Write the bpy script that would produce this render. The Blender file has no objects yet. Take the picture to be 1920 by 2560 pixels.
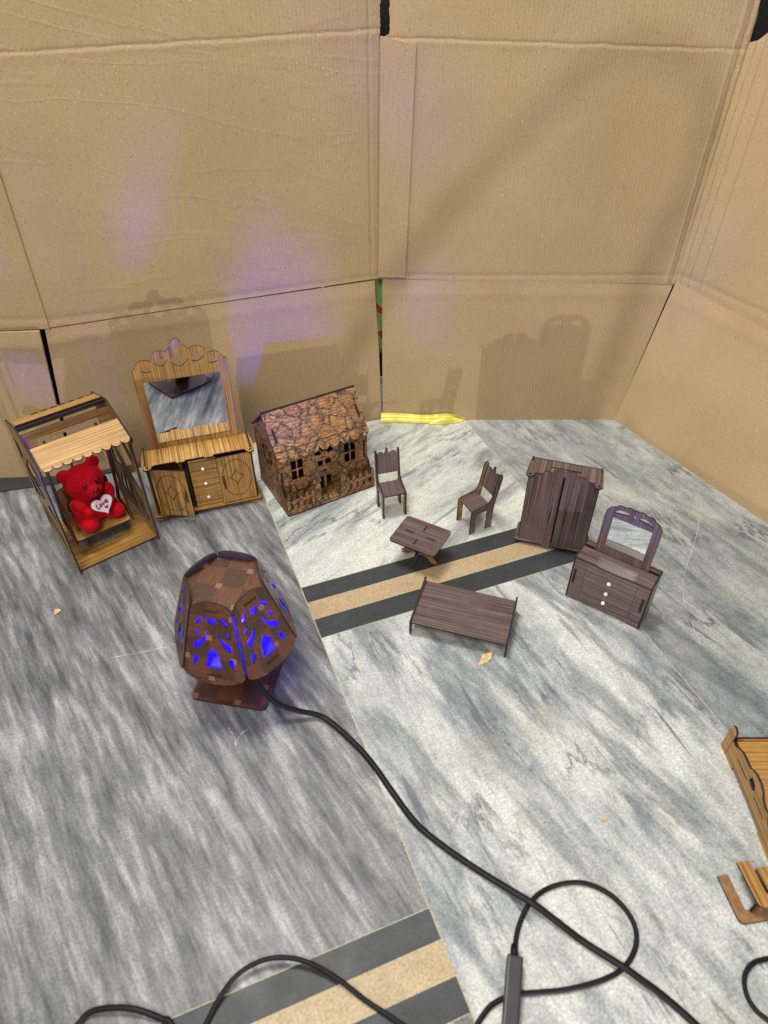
import bpy, bmesh, math, random
from mathutils import Vector, Matrix, geometry
random.seed(7)
S = bpy.context.scene
COL = S.collection
R = math.radians
PI = math.pi
# ------------------------------------------------------------------ camera, world, lights, exposure
cd = bpy.data.cameras.new('camera'); cam = bpy.data.objects.new('camera', cd); COL.objects.link(cam)
cam.location = (0, 0, 0.80); cam.rotation_euler = (R(90 - 41.5), 0, 0)
cd.sensor_fit = 'VERTICAL'; cd.sensor_height = 24; cd.sensor_width = 18; cd.lens = 1740 / 2560 * 24
cd.clip_start = 0.02; cd.clip_end = 50
cd.dof.use_dof = True; cd.dof.focus_distance = 1.12; cd.dof.aperture_fstop = 3.4
S.camera = cam
w = bpy.data.worlds.new('World'); S.world = w; w.use_nodes = True
w.node_tree.nodes['Background'].inputs[0].default_value = (0.97, 0.98, 1.0, 1)
w.node_tree.nodes['Background'].inputs[1].default_value = 0.20
S.view_settings.view_transform = 'Standard'; S.view_settings.look = 'None'
S.view_settings.exposure = 0.90; S.view_settings.gamma = 1
S.render.engine = 'CYCLES'
def area(name, loc, tgt, size, power, col):
    l = bpy.data.lights.new(name, 'AREA'); l.shape = 'SQUARE'; l.size = size; l.energy = power; l.color = col
    o = bpy.data.objects.new(name, l); COL.objects.link(o); o.location = loc
    o.rotation_euler = (Vector(tgt) - Vector(loc)).to_track_quat('-Z', 'Y').to_euler(); return o
area('ceiling_lamp_overhead', (-0.35, 0.95, 2.3), (0, 0.8, 0), 0.55, 24, (1.0, 0.97, 0.92))
area('ceiling_lamp_front', (-0.5, -0.7, 2.2), (0, 0.9, 0.2), 0.8, 20, (1.0, 0.94, 0.80))
def point(name, loc, rad, power, col):
    l = bpy.data.lights.new(name, 'POINT'); l.shadow_soft_size = rad; l.energy = power; l.color = col
    o = bpy.data.objects.new(name, l); COL.objects.link(o); o.location = loc; return o
point('low_side_lamp', (0.35, -0.45, 0.075), 0.008, 12.0, (1.0, 0.85, 0.86))
# ------------------------------------------------------------------ node helpers
class G:
    def __init__(s, name):
        s.m = bpy.data.materials.new(name); s.m.use_nodes = True; s.t = s.m.node_tree
        s.b = s.t.nodes['Principled BSDF']; s.uv = None
    def n(s, typ, ins=None, **kw):
        d = s.t.nodes.new(typ)
        for k, v in kw.items(): setattr(d, k, v)
        for k, v in (ins or {}).items(): s.set(d.inputs[k], v)
        return d
    def set(s, sock, v):
        if isinstance(v, bpy.types.NodeSocket): s.t.links.new(v, sock)
        elif hasattr(v, 'outputs'): s.t.links.new(v.outputs[0], sock)
        else:
            if isinstance(v, tuple) and len(v) == 3 and sock.type == 'RGBA': v = v + (1,)
            sock.default_value = v
    def coord(s, scale=(1, 1, 1), rot=0, loc=(0, 0, 0), space='UV'):
        tc = s.n('ShaderNodeTexCoord')
        v = tc.outputs[space]
        if rot: v = s.n('ShaderNodeMapping', {'Vector': v, 'Rotation': (0, 0, -rot)}).outputs[0]
        mp = s.n('ShaderNodeMapping', {'Vector': v, 'Scale': scale, 'Location': loc})
        return mp.outputs[0]
    def noise(s, vec, scale=1, detail=3, rough=0.5, dist=0.0):
        return s.n('ShaderNodeTexNoise', {'Vector': vec, 'Scale': scale, 'Detail': detail, 'Roughness': rough, 'Distortion': dist}).outputs[0]
    def ramp(s, fac, stops, interp='LINEAR'):
        r = s.n('ShaderNodeValToRGB', {'Fac': fac}); r.color_ramp.interpolation = interp
        el = r.color_ramp.elements
        while len(el) < len(stops): el.new(0.5)
        for e, (p, c) in zip(el, stops):
            e.position = p; e.color = (c, c, c, 1) if isinstance(c, (int, float)) else tuple(c) + (1,)
        return r.outputs[0]
    def mix(s, fac, a, b, mode='MIX'):
        d = s.n('ShaderNodeMix', data_type='RGBA', blend_type=mode)
        s.set(d.inputs[0], fac); s.set(d.inputs[6], a); s.set(d.inputs[7], b); return d.outputs[2]
    def math(s, op, a, b=0.0, c=None):
        d = s.n('ShaderNodeMath', operation=op); s.set(d.inputs[0], a); s.set(d.inputs[1], b)
        if c is not None: s.set(d.inputs[2], c)
        return d.outputs[0]
    def bump(s, h, strength=0.3, dist=0.001):
        return s.n('ShaderNodeBump', {'Height': h, 'Strength': strength, 'Distance': dist}).outputs[0]
    def out(s, col=None, rough=0.5, bump=None, spec=0.5, **kw):
        if col is not None: s.set(s.b.inputs['Base Color'], col)
        s.set(s.b.inputs['Roughness'], rough); s.set(s.b.inputs['Specular IOR Level'], spec)
        if bump is not None: s.set(s.b.inputs['Normal'], bump)
        for k, v in kw.items(): s.set(s.b.inputs[k.replace('_', ' ')], v)
        return s.m
def stripe_wood(name, dark, mid, light, freq, rough, spec=0.5, tint=None):
    g = G(name)
    f = g.noise(g.coord((5, freq, 1)), 1, 1.5, 0.5)
    f2 = g.noise(g.coord((5, freq * 0.22, 1), loc=(3, 5, 0)), 1, 2, 0.5)
    f3 = g.noise(g.coord((60, 60, 1)), 1, 2)
    c = g.ramp(f, [(0.34, dark), (0.5, mid), (0.68, light)])
    c = g.mix(g.ramp(f2, [(0.35, 0.0), (0.7, 0.55)]), c, g.mix(1.0, c, tint or (0.62, 0.6, 0.6), 'MULTIPLY'))
    c = g.mix(g.ramp(f3, [(0.3, 0.0), (0.8, 0.35)]), c, dark)
    return g.out(c, g.math('MULTIPLY_ADD', f, 0.25, rough - 0.12), g.bump(f, 0.35, 0.0006), spec)
def plain(name, col, rough=0.5, spec=0.5, nz=0.25, sc=180, **kw):
    g = G(name); f = g.noise(g.coord(space='Object'), sc, 3)
    d = tuple(x * (1 - nz) for x in col); l = tuple(min(1, x * (1 + nz)) for x in col)
    return g.out(g.ramp(f, [(0.3, d), (0.7, l)]), rough, g.bump(f, 0.15, 0.0005), spec, **kw)
M = {}
M['oak'] = stripe_wood('honey_striped_veneer', (0.165, 0.070, 0.013), (0.41, 0.215, 0.052), (0.62, 0.385, 0.105), 700, 0.40)
M['wenge'] = stripe_wood('wenge_striped_veneer', (0.046, 0.027, 0.026), (0.108, 0.070, 0.067), (0.245, 0.178, 0.170), 900, 0.34, 0.6)
M['burnt'] = plain('laser_burnt_edge', (0.022, 0.015, 0.012), 0.7, 0.3)
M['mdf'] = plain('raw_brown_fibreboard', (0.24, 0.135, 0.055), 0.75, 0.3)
M['mdf_dark'] = plain('dark_brown_fibreboard', (0.16, 0.075, 0.028), 0.75, 0.3)  # darker, redder brown board for hooks, handles and inner faces
M['handle'] = plain('light_handle_board', (0.30, 0.20, 0.09), 0.6, 0.4)
M['engrave'] = plain('engraved_line', (0.065, 0.032, 0.011), 0.8, 0.2)
M['engrave_pale'] = plain('pale_engraved_line', (0.21, 0.17, 0.10), 0.7, 0.3)
M['mirror'] = G('mirror_glass').out((0.86, 0.88, 0.90), 0.015, Metallic=1.0)
M['pearl'] = G('pearl_knob').out((0.82, 0.80, 0.80), 0.18, None, 0.6, Coat_Weight=0.6)
M['cable'] = plain('black_cable_rubber', (0.007, 0.007, 0.008), 0.5, 0.2, 0.2, 60)
M['switch'] = plain('black_plastic', (0.020, 0.019, 0.021), 0.40, 0.5, 0.2, 90)
M['red'] = None
def crackle(name):
    g = G(name)
    warp = g.noise(g.coord((60, 60, 1)), 1, 4, 0.7)
    v = g.coord()
    add = g.n('ShaderNodeVectorMath', {0: v, 1: g.n('ShaderNodeVectorMath', {0: g.n('ShaderNodeTexNoise', {'Vector': g.coord((70, 70, 1)), 'Detail': 4.0}).outputs[1], 'Scale': 0.009}, operation='SCALE').outputs[0]}, operation='ADD').outputs[0]
    vo = g.n('ShaderNodeTexVoronoi', {'Vector': add, 'Scale': 40.0}, feature='DISTANCE_TO_EDGE').outputs[0]
    vo2 = g.n('ShaderNodeTexVoronoi', {'Vector': add, 'Scale': 100.0}, feature='DISTANCE_TO_EDGE').outputs[0]
    cell = g.n('ShaderNodeTexVoronoi', {'Vector': add, 'Scale': 40.0}).outputs[1]
    grain = g.noise(g.coord((90, 640, 1), rot=R(90)), 1, 3, 0.6)
    c = g.ramp(grain, [(0.30, (0.065, 0.028, 0.009)), (0.48, (0.215, 0.102, 0.034)), (0.66, (0.54, 0.31, 0.115))])
    sep = g.n('ShaderNodeSeparateColor', {0: cell}).outputs[0]
    c = g.mix(g.ramp(sep, [(0.2, 0.0), (0.9, 0.6)]), c, g.mix(1.0, c, (0.85, 0.72, 0.68), 'MULTIPLY'))
    line = g.ramp(vo, [(0.0, 1.0), (0.026, 0.95), (0.048, 0.0)])
    line2 = g.ramp(vo2, [(0.0, 0.9), (0.04, 0.7), (0.07, 0.0)])
    c = g.mix(g.math('MULTIPLY', line2, g.ramp(warp, [(0.5, 0.0), (0.56, 1.0)])), c, (0.022, 0.02, 0.014))
    c = g.mix(line, c, (0.022, 0.024, 0.018))
    return g.out(c, 0.50, g.bump(g.math('SUBTRACT', grain, line), 0.4, 0.0007), 0.5)
M['crackle'] = crackle('crackled_wood_print')
def parquet(name, tone=(1, 1, 1)):
    g = G(name)
    ck = g.n('ShaderNodeTexChecker', {'Vector': g.coord((1, 1, 1), loc=(0.006, 0.004, 0)), 'Scale': 34.0}).outputs[1]
    ga = g.noise(g.coord((60, 700, 1)), 1, 3, 0.6); gb = g.noise(g.coord((700, 60, 1)), 1, 3, 0.6)
    A = g.ramp(ga, [(0.3, (0.032, 0.015, 0.009)), (0.7, (0.105, 0.050, 0.028))])
    B = g.ramp(gb, [(0.3, (0.055, 0.020, 0.009)), (0.7, (0.185, 0.078, 0.033))])
    c = g.mix(ck, A, B)
    sx = g.n('ShaderNodeSeparateXYZ', {0: g.coord((34, 34, 1), loc=(0.204, 0.136, 0))})
    fx = g.math('PINGPONG', sx.outputs[0], 0.5); fy = g.math('PINGPONG', sx.outputs[1], 0.5)
    # small pale inlay squares on alternate crossings
    sq = g.math('MULTIPLY', g.math('LESS_THAN', g.math('PINGPONG', sx.outputs[0], 1.0), 0.13), g.math('LESS_THAN', g.math('PINGPONG', sx.outputs[1], 1.0), 0.13))
    sq2 = g.math('MULTIPLY', g.math('GREATER_THAN', g.math('PINGPONG', sx.outputs[0], 1.0), 0.87), g.math('GREATER_THAN', g.math('PINGPONG', sx.outputs[1], 1.0), 0.87))
    c = g.mix(g.math('MAXIMUM', sq, sq2), c, (0.25, 0.14, 0.11))
    c = g.mix(1.0, c, tone, 'MULTIPLY')
    return g.out(c, 0.40, g.bump(ga, 0.15, 0.0004), 0.5)
M['parquet'] = parquet('parquet_inlay_veneer', (0.82, 0.74, 0.70))
def cardboard(name, creases, wr=0.0):
    g = G(name)
    v = g.coord(); sx = g.n('ShaderNodeSeparateXYZ', {0: v})
    big = g.noise(v, 7, 3); fine = g.noise(g.coord((1, 1.4, 1)), 520, 4, 0.75)
    fib = g.noise(g.coord((330, 620, 1), rot=0.4), 1, 2, 0.5, 0.8)
    fib2 = g.noise(g.coord((600, 330, 1), rot=-0.3, loc=(9, 2, 0)), 1, 2, 0.5, 0.8)
    c = g.ramp(big, [(0.3, (0.415, 0.300, 0.165)), (0.7, (0.475, 0.350, 0.202))])
    c = g.mix(g.ramp(fine, [(0.32, 0.55), (0.56, 0.0)]), c, (0.22, 0.14, 0.065))
    c = g.mix(g.ramp(fib, [(0.63, 0.0), (0.71, 0.7)]), c, (0.11, 0.065, 0.03))
    c = g.mix(g.ramp(fib2, [(0.66, 0.0), (0.73, 0.8)]), c, (0.70, 0.58, 0.40))
    wave = g.math('SINE', g.math('MULTIPLY', sx.outputs[0], 2 * PI / 0.0062))
    h = g.math('MULTIPLY', wave, 0.06)
    h = g.math('ADD', h, g.math('MULTIPLY', fine, 0.12))
    wob = g.math('MULTIPLY', g.math('SUBTRACT', g.noise(g.coord((1, 1, 1)), 26, 3), 0.5), 0.006)
    for ax, pos, wid, amp, slope in creases:
        q = sx.outputs[0 if ax == 'u' else 1]; o = sx.outputs[1 if ax == 'u' else 0]
        d = g.math('SUBTRACT', g.math('ADD', q, g.math('MULTIPLY_ADD', o, slope, wob)), pos)
        d = g.math('DIVIDE', d, wid)
        e = g.math('POWER', 2.718, g.math('MULTIPLY', g.math('MULTIPLY', d, d), -1.0))
        h = g.math('ADD', h, g.math('MULTIPLY', e, amp))
    if wr:
        n1 = g.noise(g.coord((3, 14, 1), rot=R(-12)), 1, 3, 0.5, 1.0)
        rid = g.math('SUBTRACT', 1.0, g.math('ABSOLUTE', g.math('MULTIPLY', g.math('SUBTRACT', n1, 0.5), 26.0)))
        h = g.math('ADD', h, g.math('MULTIPLY', g.math('MAXIMUM', rid, 0.0), wr))
    return g.out(c, 0.82, g.bump(h, 0.9, 0.0016), 0.25)
def marble(name, light, mid, dark, rot, aniso, vein, warm=0.0, freq=1.0, veinw=0.03, lo=0.36, hi=0.66, seed=0.0, det=(9, 0.70, 8, 0.72), bands=0.0, tone=(1.0, 0.99, 0.94)):
    g = G(name)
    L = (seed, seed * 1.7, 0)
    st = g.noise(g.coord((4.5 * freq, 4.5 * freq * aniso, 1), rot=rot, loc=L), 1, det[0], det[1], 0.35)
    st2 = g.noise(g.coord((14 * freq, 14 * freq * aniso, 1), rot=rot, loc=L), 1, det[2], det[3], 0.3)
    cl = g.noise(g.coord((6, 6, 1), loc=L), 1, 4, 0.55)
    f = g.math('ADD', g.math('MULTIPLY', st, 0.50), g.math('ADD', g.math('MULTIPLY', st2, 0.30), g.math('MULTIPLY', cl, 0.20)))
    c = g.ramp(f, [(lo, dark), ((lo + hi) / 2, mid), (hi, light)])
    vn = g.noise(g.coord((4.2 * freq, 4.2 * freq * max(aniso, 4.0), 1), rot=rot, loc=(5 + seed, 2, 0)), 1, 7, 0.62, 0.2)
    vv = g.math('ABSOLUTE', g.math('SUBTRACT', vn, 0.5))
    msk = g.ramp(g.noise(g.coord((7, 7, 1), loc=(1, 8 + seed, 0)), 1, 3), [(0.50, 0.0), (0.62, 1.0)])
    vl = g.math('MULTIPLY', g.ramp(vv, [(0.0, 1.0), (veinw * 0.3, 0.65), (veinw, 0.0)]), msk)
    c = g.mix(g.math('MULTIPLY', vl, vein), c, (0.060, 0.070, 0.085))
    if bands:
        bn = g.noise(g.coord((2.6, 2.6 * 4.2, 1), rot=rot + 0.12, loc=(seed * 2.1, 3, 0)), 1, 6, 0.60, 0.35)
        c = g.mix(g.ramp(bn, [(0.53, 0.0), (0.60, bands), (0.66, bands * 0.25)]), c, (0.105, 0.120, 0.142))
        ln = g.noise(g.coord((5.0, 5.0 * 11, 1), rot=rot - 0.05, loc=(seed, 7, 0)), 1, 4, 0.55, 0.15)
        c = g.mix(g.ramp(ln, [(0.63, 0.0), (0.68, min(1.0, bands * 1.1))]), c, (0.085, 0.097, 0.118))
    if warm:
        wn = g.noise(g.coord((9, 9, 1), loc=(4, 4 + seed, 0)), 1, 3)
        c = g.mix(g.ramp(wn, [(0.58, 0.0), (0.72, warm)]), c, (0.36, 0.30, 0.20))
    gr = g.noise(g.coord(), 900, 3, 0.7); gr2 = g.math('ADD', g.math('MULTIPLY', g.noise(g.coord(), 340, 4, 0.75), 0.80), g.math('MULTIPLY', g.noise(g.coord(), 95, 3, 0.65), 0.20))
    c = g.mix(0.9, c, g.mix(g.ramp(gr2, [(0.36, 0.0), (0.64, 1.0)]), g.mix(1.0, c, (0.58, 0.58, 0.60), 'MULTIPLY'), g.mix(1.0, c, (1.36, 1.36, 1.36), 'MULTIPLY')))
    c = g.mix(g.ramp(gr, [(0.66, 0.0), (0.74, 0.35)]), c, (0.75, 0.76, 0.77))
    c = g.mix(1.0, c, tone, 'MULTIPLY')
    r = g.math('MULTIPLY_ADD', g.noise(g.coord(), 30, 4), 0.25, 0.36)
    return g.out(c, r, g.bump(gr2, 0.05, 0.0005), 0.38)
# ------------------------------------------------------------------ mesh helpers
def link(name, me, parent=None, mats=()):
    o = bpy.data.objects.new(name, me); COL.objects.link(o)
    for m in mats: me.materials.append(M[m] if isinstance(m, str) else m)
    if parent: o.parent = parent
    return o
def tag(o, label=None, cat=None, group=None, kind=None):
    if label: o['label'] = label
    if cat: o['category'] = cat
    if group: o['group'] = group
    if kind: o['kind'] = kind
    return o
def thing(name, loc, rz, label, cat, group=None):
    o = bpy.data.objects.new(name, None); COL.objects.link(o); o.empty_display_size = 0.02
    o.location = loc; o.rotation_euler = (0, 0, R(rz)); return tag(o, label, cat, group)
def area2(p): return sum(p[i][0] * p[(i + 1) % len(p)][1] - p[(i + 1) % len(p)][0] * p[i][1] for i in range(len(p))) / 2
class PB:
    """collects plates: outline + holes in a 2D frame, extruded; mats: face, back, edge"""
    def __init__(s): s.bm = bmesh.new(); s.uvl = s.bm.loops.layers.uv.new('UVMap')
    def plate(s, pts, holes=(), t=0.0025, o=(0, 0, 0), ax=(1, 0, 0), ay=(0, 0, 1), grain='x', mi=(0, 1, 2), uvo=None):
        o = Vector(o); ax = Vector(ax).normalized(); ay = Vector(ay).normalized(); n = ax.cross(ay)
        if area2(pts) < 0: pts = pts[::-1]
        hs = [h[::-1] if area2(h) > 0 else h for h in holes]
        loops = [list(pts)] + [list(h) for h in hs]
        if uvo is None: uvo = (random.random() * 3, random.random() * 3)
        tri = geometry.tessellate_polygon([[Vector((p[0], p[1], 0)) for p in L] for L in loops])
        flat = [p for L in loops for p in L]
        P = lambda p, d: o + ax * p[0] + ay * p[1] - n * d
        F = [s.bm.verts.new(P(p, 0)) for p in flat]; B = [s.bm.verts.new(P(p, t)) for p in flat]
        def uv(p): return (p[0] + uvo[0], p[1] + uvo[1]) if grain == 'x' else (p[1] + uvo[0], p[0] + uvo[1])
        def face(vs, ps, m):
            try: f = s.bm.faces.new(vs)
            except ValueError: return
            f.material_index = m
            for l, p in zip(f.loops, ps): l[s.uvl].uv = uv(p)
        for a, b, c in tri:
            q = [flat[a], flat[b], flat[c]]
            if abs(area2(q)) < 1e-12: continue
            if area2(q) < 0: a, c = c, a
            face([F[a], F[b], F[c]], [flat[i] for i in (a, b, c)], mi[0])
            face([B[c], B[b], B[a]], [flat[i] for i in (c, b, a)], mi[1])
        k = 0
        for L in loops:
            m = len(L)
            for i in range(m):
                a = k + i; b = k + (i + 1) % m
                face([F[b], F[a], B[a], B[b]], [flat[b], flat[a], (flat[a][0] + t, flat[a][1]), (flat[b][0] + t, flat[b][1])], mi[2])
            k += m
        return s
    def build(s, name, parent, mats, smooth=False):
        me = bpy.data.meshes.new(name); s.bm.to_mesh(me); s.bm.free()
        if smooth:
            for p in me.polygons: p.use_smooth = True
        return link(name, me, parent, mats)
def plate(name, parent, mats, pts, holes=(), **kw): return PB().plate(pts, holes, **kw).build(name, parent, mats)
FRONT = dict(ax=(1, 0, 0), ay=(0, 0, 1)); TOP = dict(ax=(1, 0, 0), ay=(0, 1, 0)); SIDE = dict(ax=(0, 1, 0), ay=(0, 0, 1))
OAK = ('oak', 'mdf', 'burnt'); WEN = ('wenge', 'mdf', 'burnt'); CRK = ('crackle', 'mdf_dark', 'burnt'); PQ = ('parquet', 'mdf', 'burnt')
def rect(x0, y0, x1, y1): return [(x0, y0), (x1, y0), (x1, y1), (x0, y1)]
def rrect(x0, y0, x1, y1, r, n=5):
    out = []
    for cx, cy, a in ((x1 - r, y0 + r, -90), (x1 - r, y1 - r, 0), (x0 + r, y1 - r, 90), (x0 + r, y0 + r, 180)):
        out += [(cx + r * math.cos(R(a + 90 * i / n)), cy + r * math.sin(R(a + 90 * i / n))) for i in range(n + 1)]
    return out
def arc(cx, cy, rx, a0, a1, n=12, ry=None):
    ry = rx if ry is None else ry
    return [(cx + rx * math.cos(R(a0 + (a1 - a0) * i / n)), cy + ry * math.sin(R(a0 + (a1 - a0) * i / n))) for i in range(n + 1)]
def circ(cx, cy, r, n=24, ry=None): return arc(cx, cy, r, 0, 360, n, ry)[:-1]
def scallops(x0, x1, y, n, depth, up=False, m=7):
    """points from x0 to x1 along y with n lobes hanging down (or up)"""
    out = []; wd = (x1 - x0) / n
    for k in range(n):
        cx = x0 + wd * (k + 0.5)
        for i in range(m + 1):
            a = PI - PI * i / m
            out.append((cx + wd * 0.49 * math.cos(a), y + (1 if up else -1) * depth * math.sin(a)))
    return out
def smooth_closed(p, n=4):
    out = []; L = len(p)
    for i in range(L):
        a, b, c, d = [Vector((*p[(i + k) % L], 0)) for k in (-1, 0, 1, 2)]
        for j in range(n):
            t = j / n
            q = 0.5 * ((2 * b) + (c - a) * t + (2 * a - 5 * b + 4 * c - d) * t * t + (-a + 3 * b - 3 * c + d) * t ** 3)
            out.append((q.x, q.y))
    return out
def spline(pts, n=8):
    out = []; L = len(pts); V = [Vector(p) for p in pts]
    for i in range(L - 1):
        a = V[max(i - 1, 0)]; b = V[i]; c = V[i + 1]; d = V[min(i + 2, L - 1)]
        for j in range(n):
            t = j / n; out.append(0.5 * ((2 * b) + (c - a) * t + (2 * a - 5 * b + 4 * c - d) * t * t + (-a + 3 * b - 3 * c + d) * t ** 3))
    out.append(V[-1]); return out
def tube_bm(bm, pts, r, seg=10, flat=1.0, close=False):
    rings = []; up = Vector((0, 0, 1)); N = len(pts)
    for i, p in enumerate(pts):
        if close: d = Vector(pts[(i + 1) % N]) - Vector(pts[i - 1])
        else: d = Vector(pts[min(i + 1, N - 1)]) - Vector(pts[max(i - 1, 0)])
        d.normalize(); s_ = d.cross(up)
        if s_.length < 1e-4: s_ = Vector((1, 0, 0))
        s_.normalize(); u = s_.cross(d).normalized()
        rr = r(i / (N - 1)) if callable(r) else r
        rings.append([bm.verts.new(Vector(p) + s_ * math.cos(2 * PI * k / seg) * rr * flat + u * math.sin(2 * PI * k / seg) * rr) for k in range(seg)])
    M_ = N if close else N - 1
    for i in range(M_):
        A, B = rings[i], rings[(i + 1) % N]
        for k in range(seg): bm.faces.new([A[k], A[(k + 1) % seg], B[(k + 1) % seg], B[k]])
    if not close: bm.faces.new(rings[0][::-1]); bm.faces.new(rings[-1])
def tube(name, parent, mats, pts, r, seg=10, flat=1.0, close=False):
    bm = bmesh.new(); tube_bm(bm, pts, r, seg, flat, close); bmesh.ops.recalc_face_normals(bm, faces=bm.faces)
    me = bpy.data.meshes.new(name); bm.to_mesh(me); bm.free()
    for p in me.polygons: p.use_smooth = True
    return link(name, me, parent, mats)
def ball(name, parent, mats, c, r, seg=16):
    bm = bmesh.new(); bmesh.ops.create_uvsphere(bm, u_segments=seg, v_segments=seg // 2 + 2, radius=1.0)
    rr = (r, r, r) if isinstance(r, (int, float)) else r
    bmesh.ops.scale(bm, vec=rr, verts=bm.verts); bmesh.ops.translate(bm, vec=c, verts=bm.verts)
    me = bpy.data.meshes.new(name); bm.to_mesh(me); bm.free()
    for p in me.polygons: p.use_smooth = True
    return link(name, me, parent, mats)
def ribbon_line(name, parent, mats, pts, wd, o, ax, ay, lift=0.00025, close=False):
    """a narrow engraved line lying on a plate face"""
    o = Vector(o); ax = Vector(ax).normalized(); ay = Vector(ay).normalized(); n = ax.cross(ay)
    bm = bmesh.new(); N = len(pts); prev = None; first = None
    for i in range(N):
        a = Vector(pts[i - 1] if (i > 0 or close) else pts[i]); b = Vector(pts[(i + 1) % N] if (i < N - 1 or close) else pts[i])
        d = (b - a).normalized(); s_ = Vector((-d.y, d.x)) * wd / 2; p = Vector(pts[i])
        q = [bm.verts.new(o + ax * (p.x + k * s_.x) + ay * (p.y + k * s_.y) + n * lift) for k in (-1, 1)]
        if prev: bm.faces.new([prev[0], q[0], q[1], prev[1]])
        else: first = q
        prev = q
    if close: bm.faces.new([prev[0], first[0], first[1], prev[1]])
    bmesh.ops.recalc_face_normals(bm, faces=bm.faces)
    me = bpy.data.meshes.new(name); bm.to_mesh(me); bm.free(); return link(name, me, parent, mats)
# ------------------------------------------------------------------ floor
TA = R(21.2); CT, ST = math.cos(TA), math.sin(TA)
def uv2w(u, v): return (u * CT - v * ST, u * ST + v * CT)
M['mb_left'] = marble('blue_grey_streaked_marble', (0.44, 0.446, 0.448), (0.195, 0.204, 0.215), (0.062, 0.067, 0.077), R(104), 7.0, 0.55, 0.12, 1.25, 0.015, 0.39, 0.62, 0.0, (7, 0.62, 5, 0.58), bands=0.22, tone=(0.88, 0.875, 0.85))
M['mb_white'] = marble('white_marble_grey_veins', (0.55, 0.56, 0.54), (0.32, 0.34, 0.35), (0.085, 0.098, 0.120), R(96), 3.4, 0.8, 0.30, 0.9, 0.020, 0.36, 0.56, 2.2, bands=0.66, tone=(1.0, 1.01, 0.985))
M['mb_north'] = marble('white_marble_slanted_veins', (0.57, 0.58, 0.54), (0.41, 0.43, 0.42), (0.09, 0.105, 0.125), R(24), 3.6, 0.95, 0.30, 0.8, 0.022, 0.35, 0.56, 5.3, bands=0.55, tone=(1.02, 1.03, 1.0))
M['mb_east'] = marble('pale_cracked_marble', (0.43, 0.45, 0.44), (0.26, 0.285, 0.30), (0.09, 0.105, 0.125), R(100), 2.8, 0.95, 0.2, 1.3, 0.03, 0.36, 0.60, 9.1, bands=0.6)
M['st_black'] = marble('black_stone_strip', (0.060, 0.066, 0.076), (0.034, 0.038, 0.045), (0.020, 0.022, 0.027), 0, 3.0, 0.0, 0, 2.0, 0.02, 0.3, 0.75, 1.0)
M['st_beige'] = marble('beige_stone_strip', (0.47, 0.37, 0.235), (0.40, 0.305, 0.185), (0.30, 0.215, 0.12), 0, 2.0, 0.0, 0, 1.5, 0.02, 0.3, 0.7, 3.0)
M['grout'] = plain('yellowish_joint', (0.42, 0.38, 0.25), 0.9, 0.2, 0.35, 400)
fm = ['mb_left', 'mb_white', 'mb_north', 'mb_east', 'st_black', 'st_beige', 'grout']
bm = bmesh.new(); uvl = bm.loops.layers.uv.new('UVMap')
GW = 0.0014
def cell(u0, u1, v0, v1, m):
    f = bm.faces.new([bm.verts.new((*uv2w(*q), 0)) for q in ((u0, v0), (u1, v0), (u1, v1), (u0, v1))]); f.material_index = fm.index(m)
    for l, q in zip(f.loops, ((u0, v0), (u1, v0), (u1, v1), (u0, v1))): l[uvl].uv = q
A_, B_ = 0.1435, 0.584; j = GW / 2; BIG = 4.0
def vcol(u0, u1, rows):
    """rows: list of (v_top, material) from -BIG up, thin grout between"""
    v = -BIG
    for k, (vt, m) in enumerate(rows):
        last = k == len(rows) - 1; g_ = 0.0005 if m in ('st_black', 'st_beige') or (not last and rows[k + 1][1] in ('st_black', 'st_beige')) else j
        if not last and {m, rows[k + 1][1]} == {'mb_white', 'mb_north'}: g_ = j
        top = vt if last else vt - g_
        cell(u0, u1, v, top, m)
        if not last: cell(u0, u1, top, vt + g_, 'grout')
        v = vt + g_
vcol(-BIG, A_ - j, [(0.139, 'mb_left'), (0.172, 'st_black'), (0.206, 'st_beige'), (0.238, 'st_black'), (BIG, 'mb_left')])
cell(A_ - j, A_ + j, -BIG, BIG, 'grout')
vcol(A_ + j, B_ - j, [(0.620, 'mb_white'), (0.657, 'st_black'), (0.691, 'st_beige'), (0.7245, 'st_black'), (BIG, 'mb_north')])
cell(B_ - j, B_ + j, -BIG, BIG, 'grout')
cell(B_ + j, BIG, -BIG, BIG, 'mb_east')
me = bpy.data.meshes.new('floor'); bm.to_mesh(me); bm.free()
tag(link('floor', me, None, fm), kind='structure')
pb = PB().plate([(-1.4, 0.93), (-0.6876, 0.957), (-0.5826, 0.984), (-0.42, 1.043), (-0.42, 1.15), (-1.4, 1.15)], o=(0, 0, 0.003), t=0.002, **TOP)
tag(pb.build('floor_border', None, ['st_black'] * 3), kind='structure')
# hairline cracks worn into the marble
bm = bmesh.new()
M['crack'] = plain('pale_hairline', (0.62, 0.63, 0.62), 0.8, 0.2)
def crack(pts, wd=0.0007):
    pts = spline([(x, y, 0) for x, y in pts], 6); pv = None
    for i, p in enumerate(pts):
        d = (pts[min(i + 1, len(pts) - 1)] - pts[max(i - 1, 0)]).normalized(); s_ = Vector((-d.y, d.x, 0)) * wd * random.uniform(0.2, 1.0) / 2
        jx = Vector((random.uniform(-1, 1), random.uniform(-1, 1), 0)) * 0.0006
        q = [bm.verts.new(p + jx + s_ + Vector((0, 0, 0.0003))), bm.verts.new(p + jx - s_ + Vector((0, 0, 0.0003)))]
        if pv: bm.faces.new([pv[0], pv[1], q[1], q[0]])
        pv = q
crack([(0.283, 0.325), (0.297, 0.309), (0.311, 0.296), (0.327, 0.287), (0.338, 0.277)])
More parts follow.
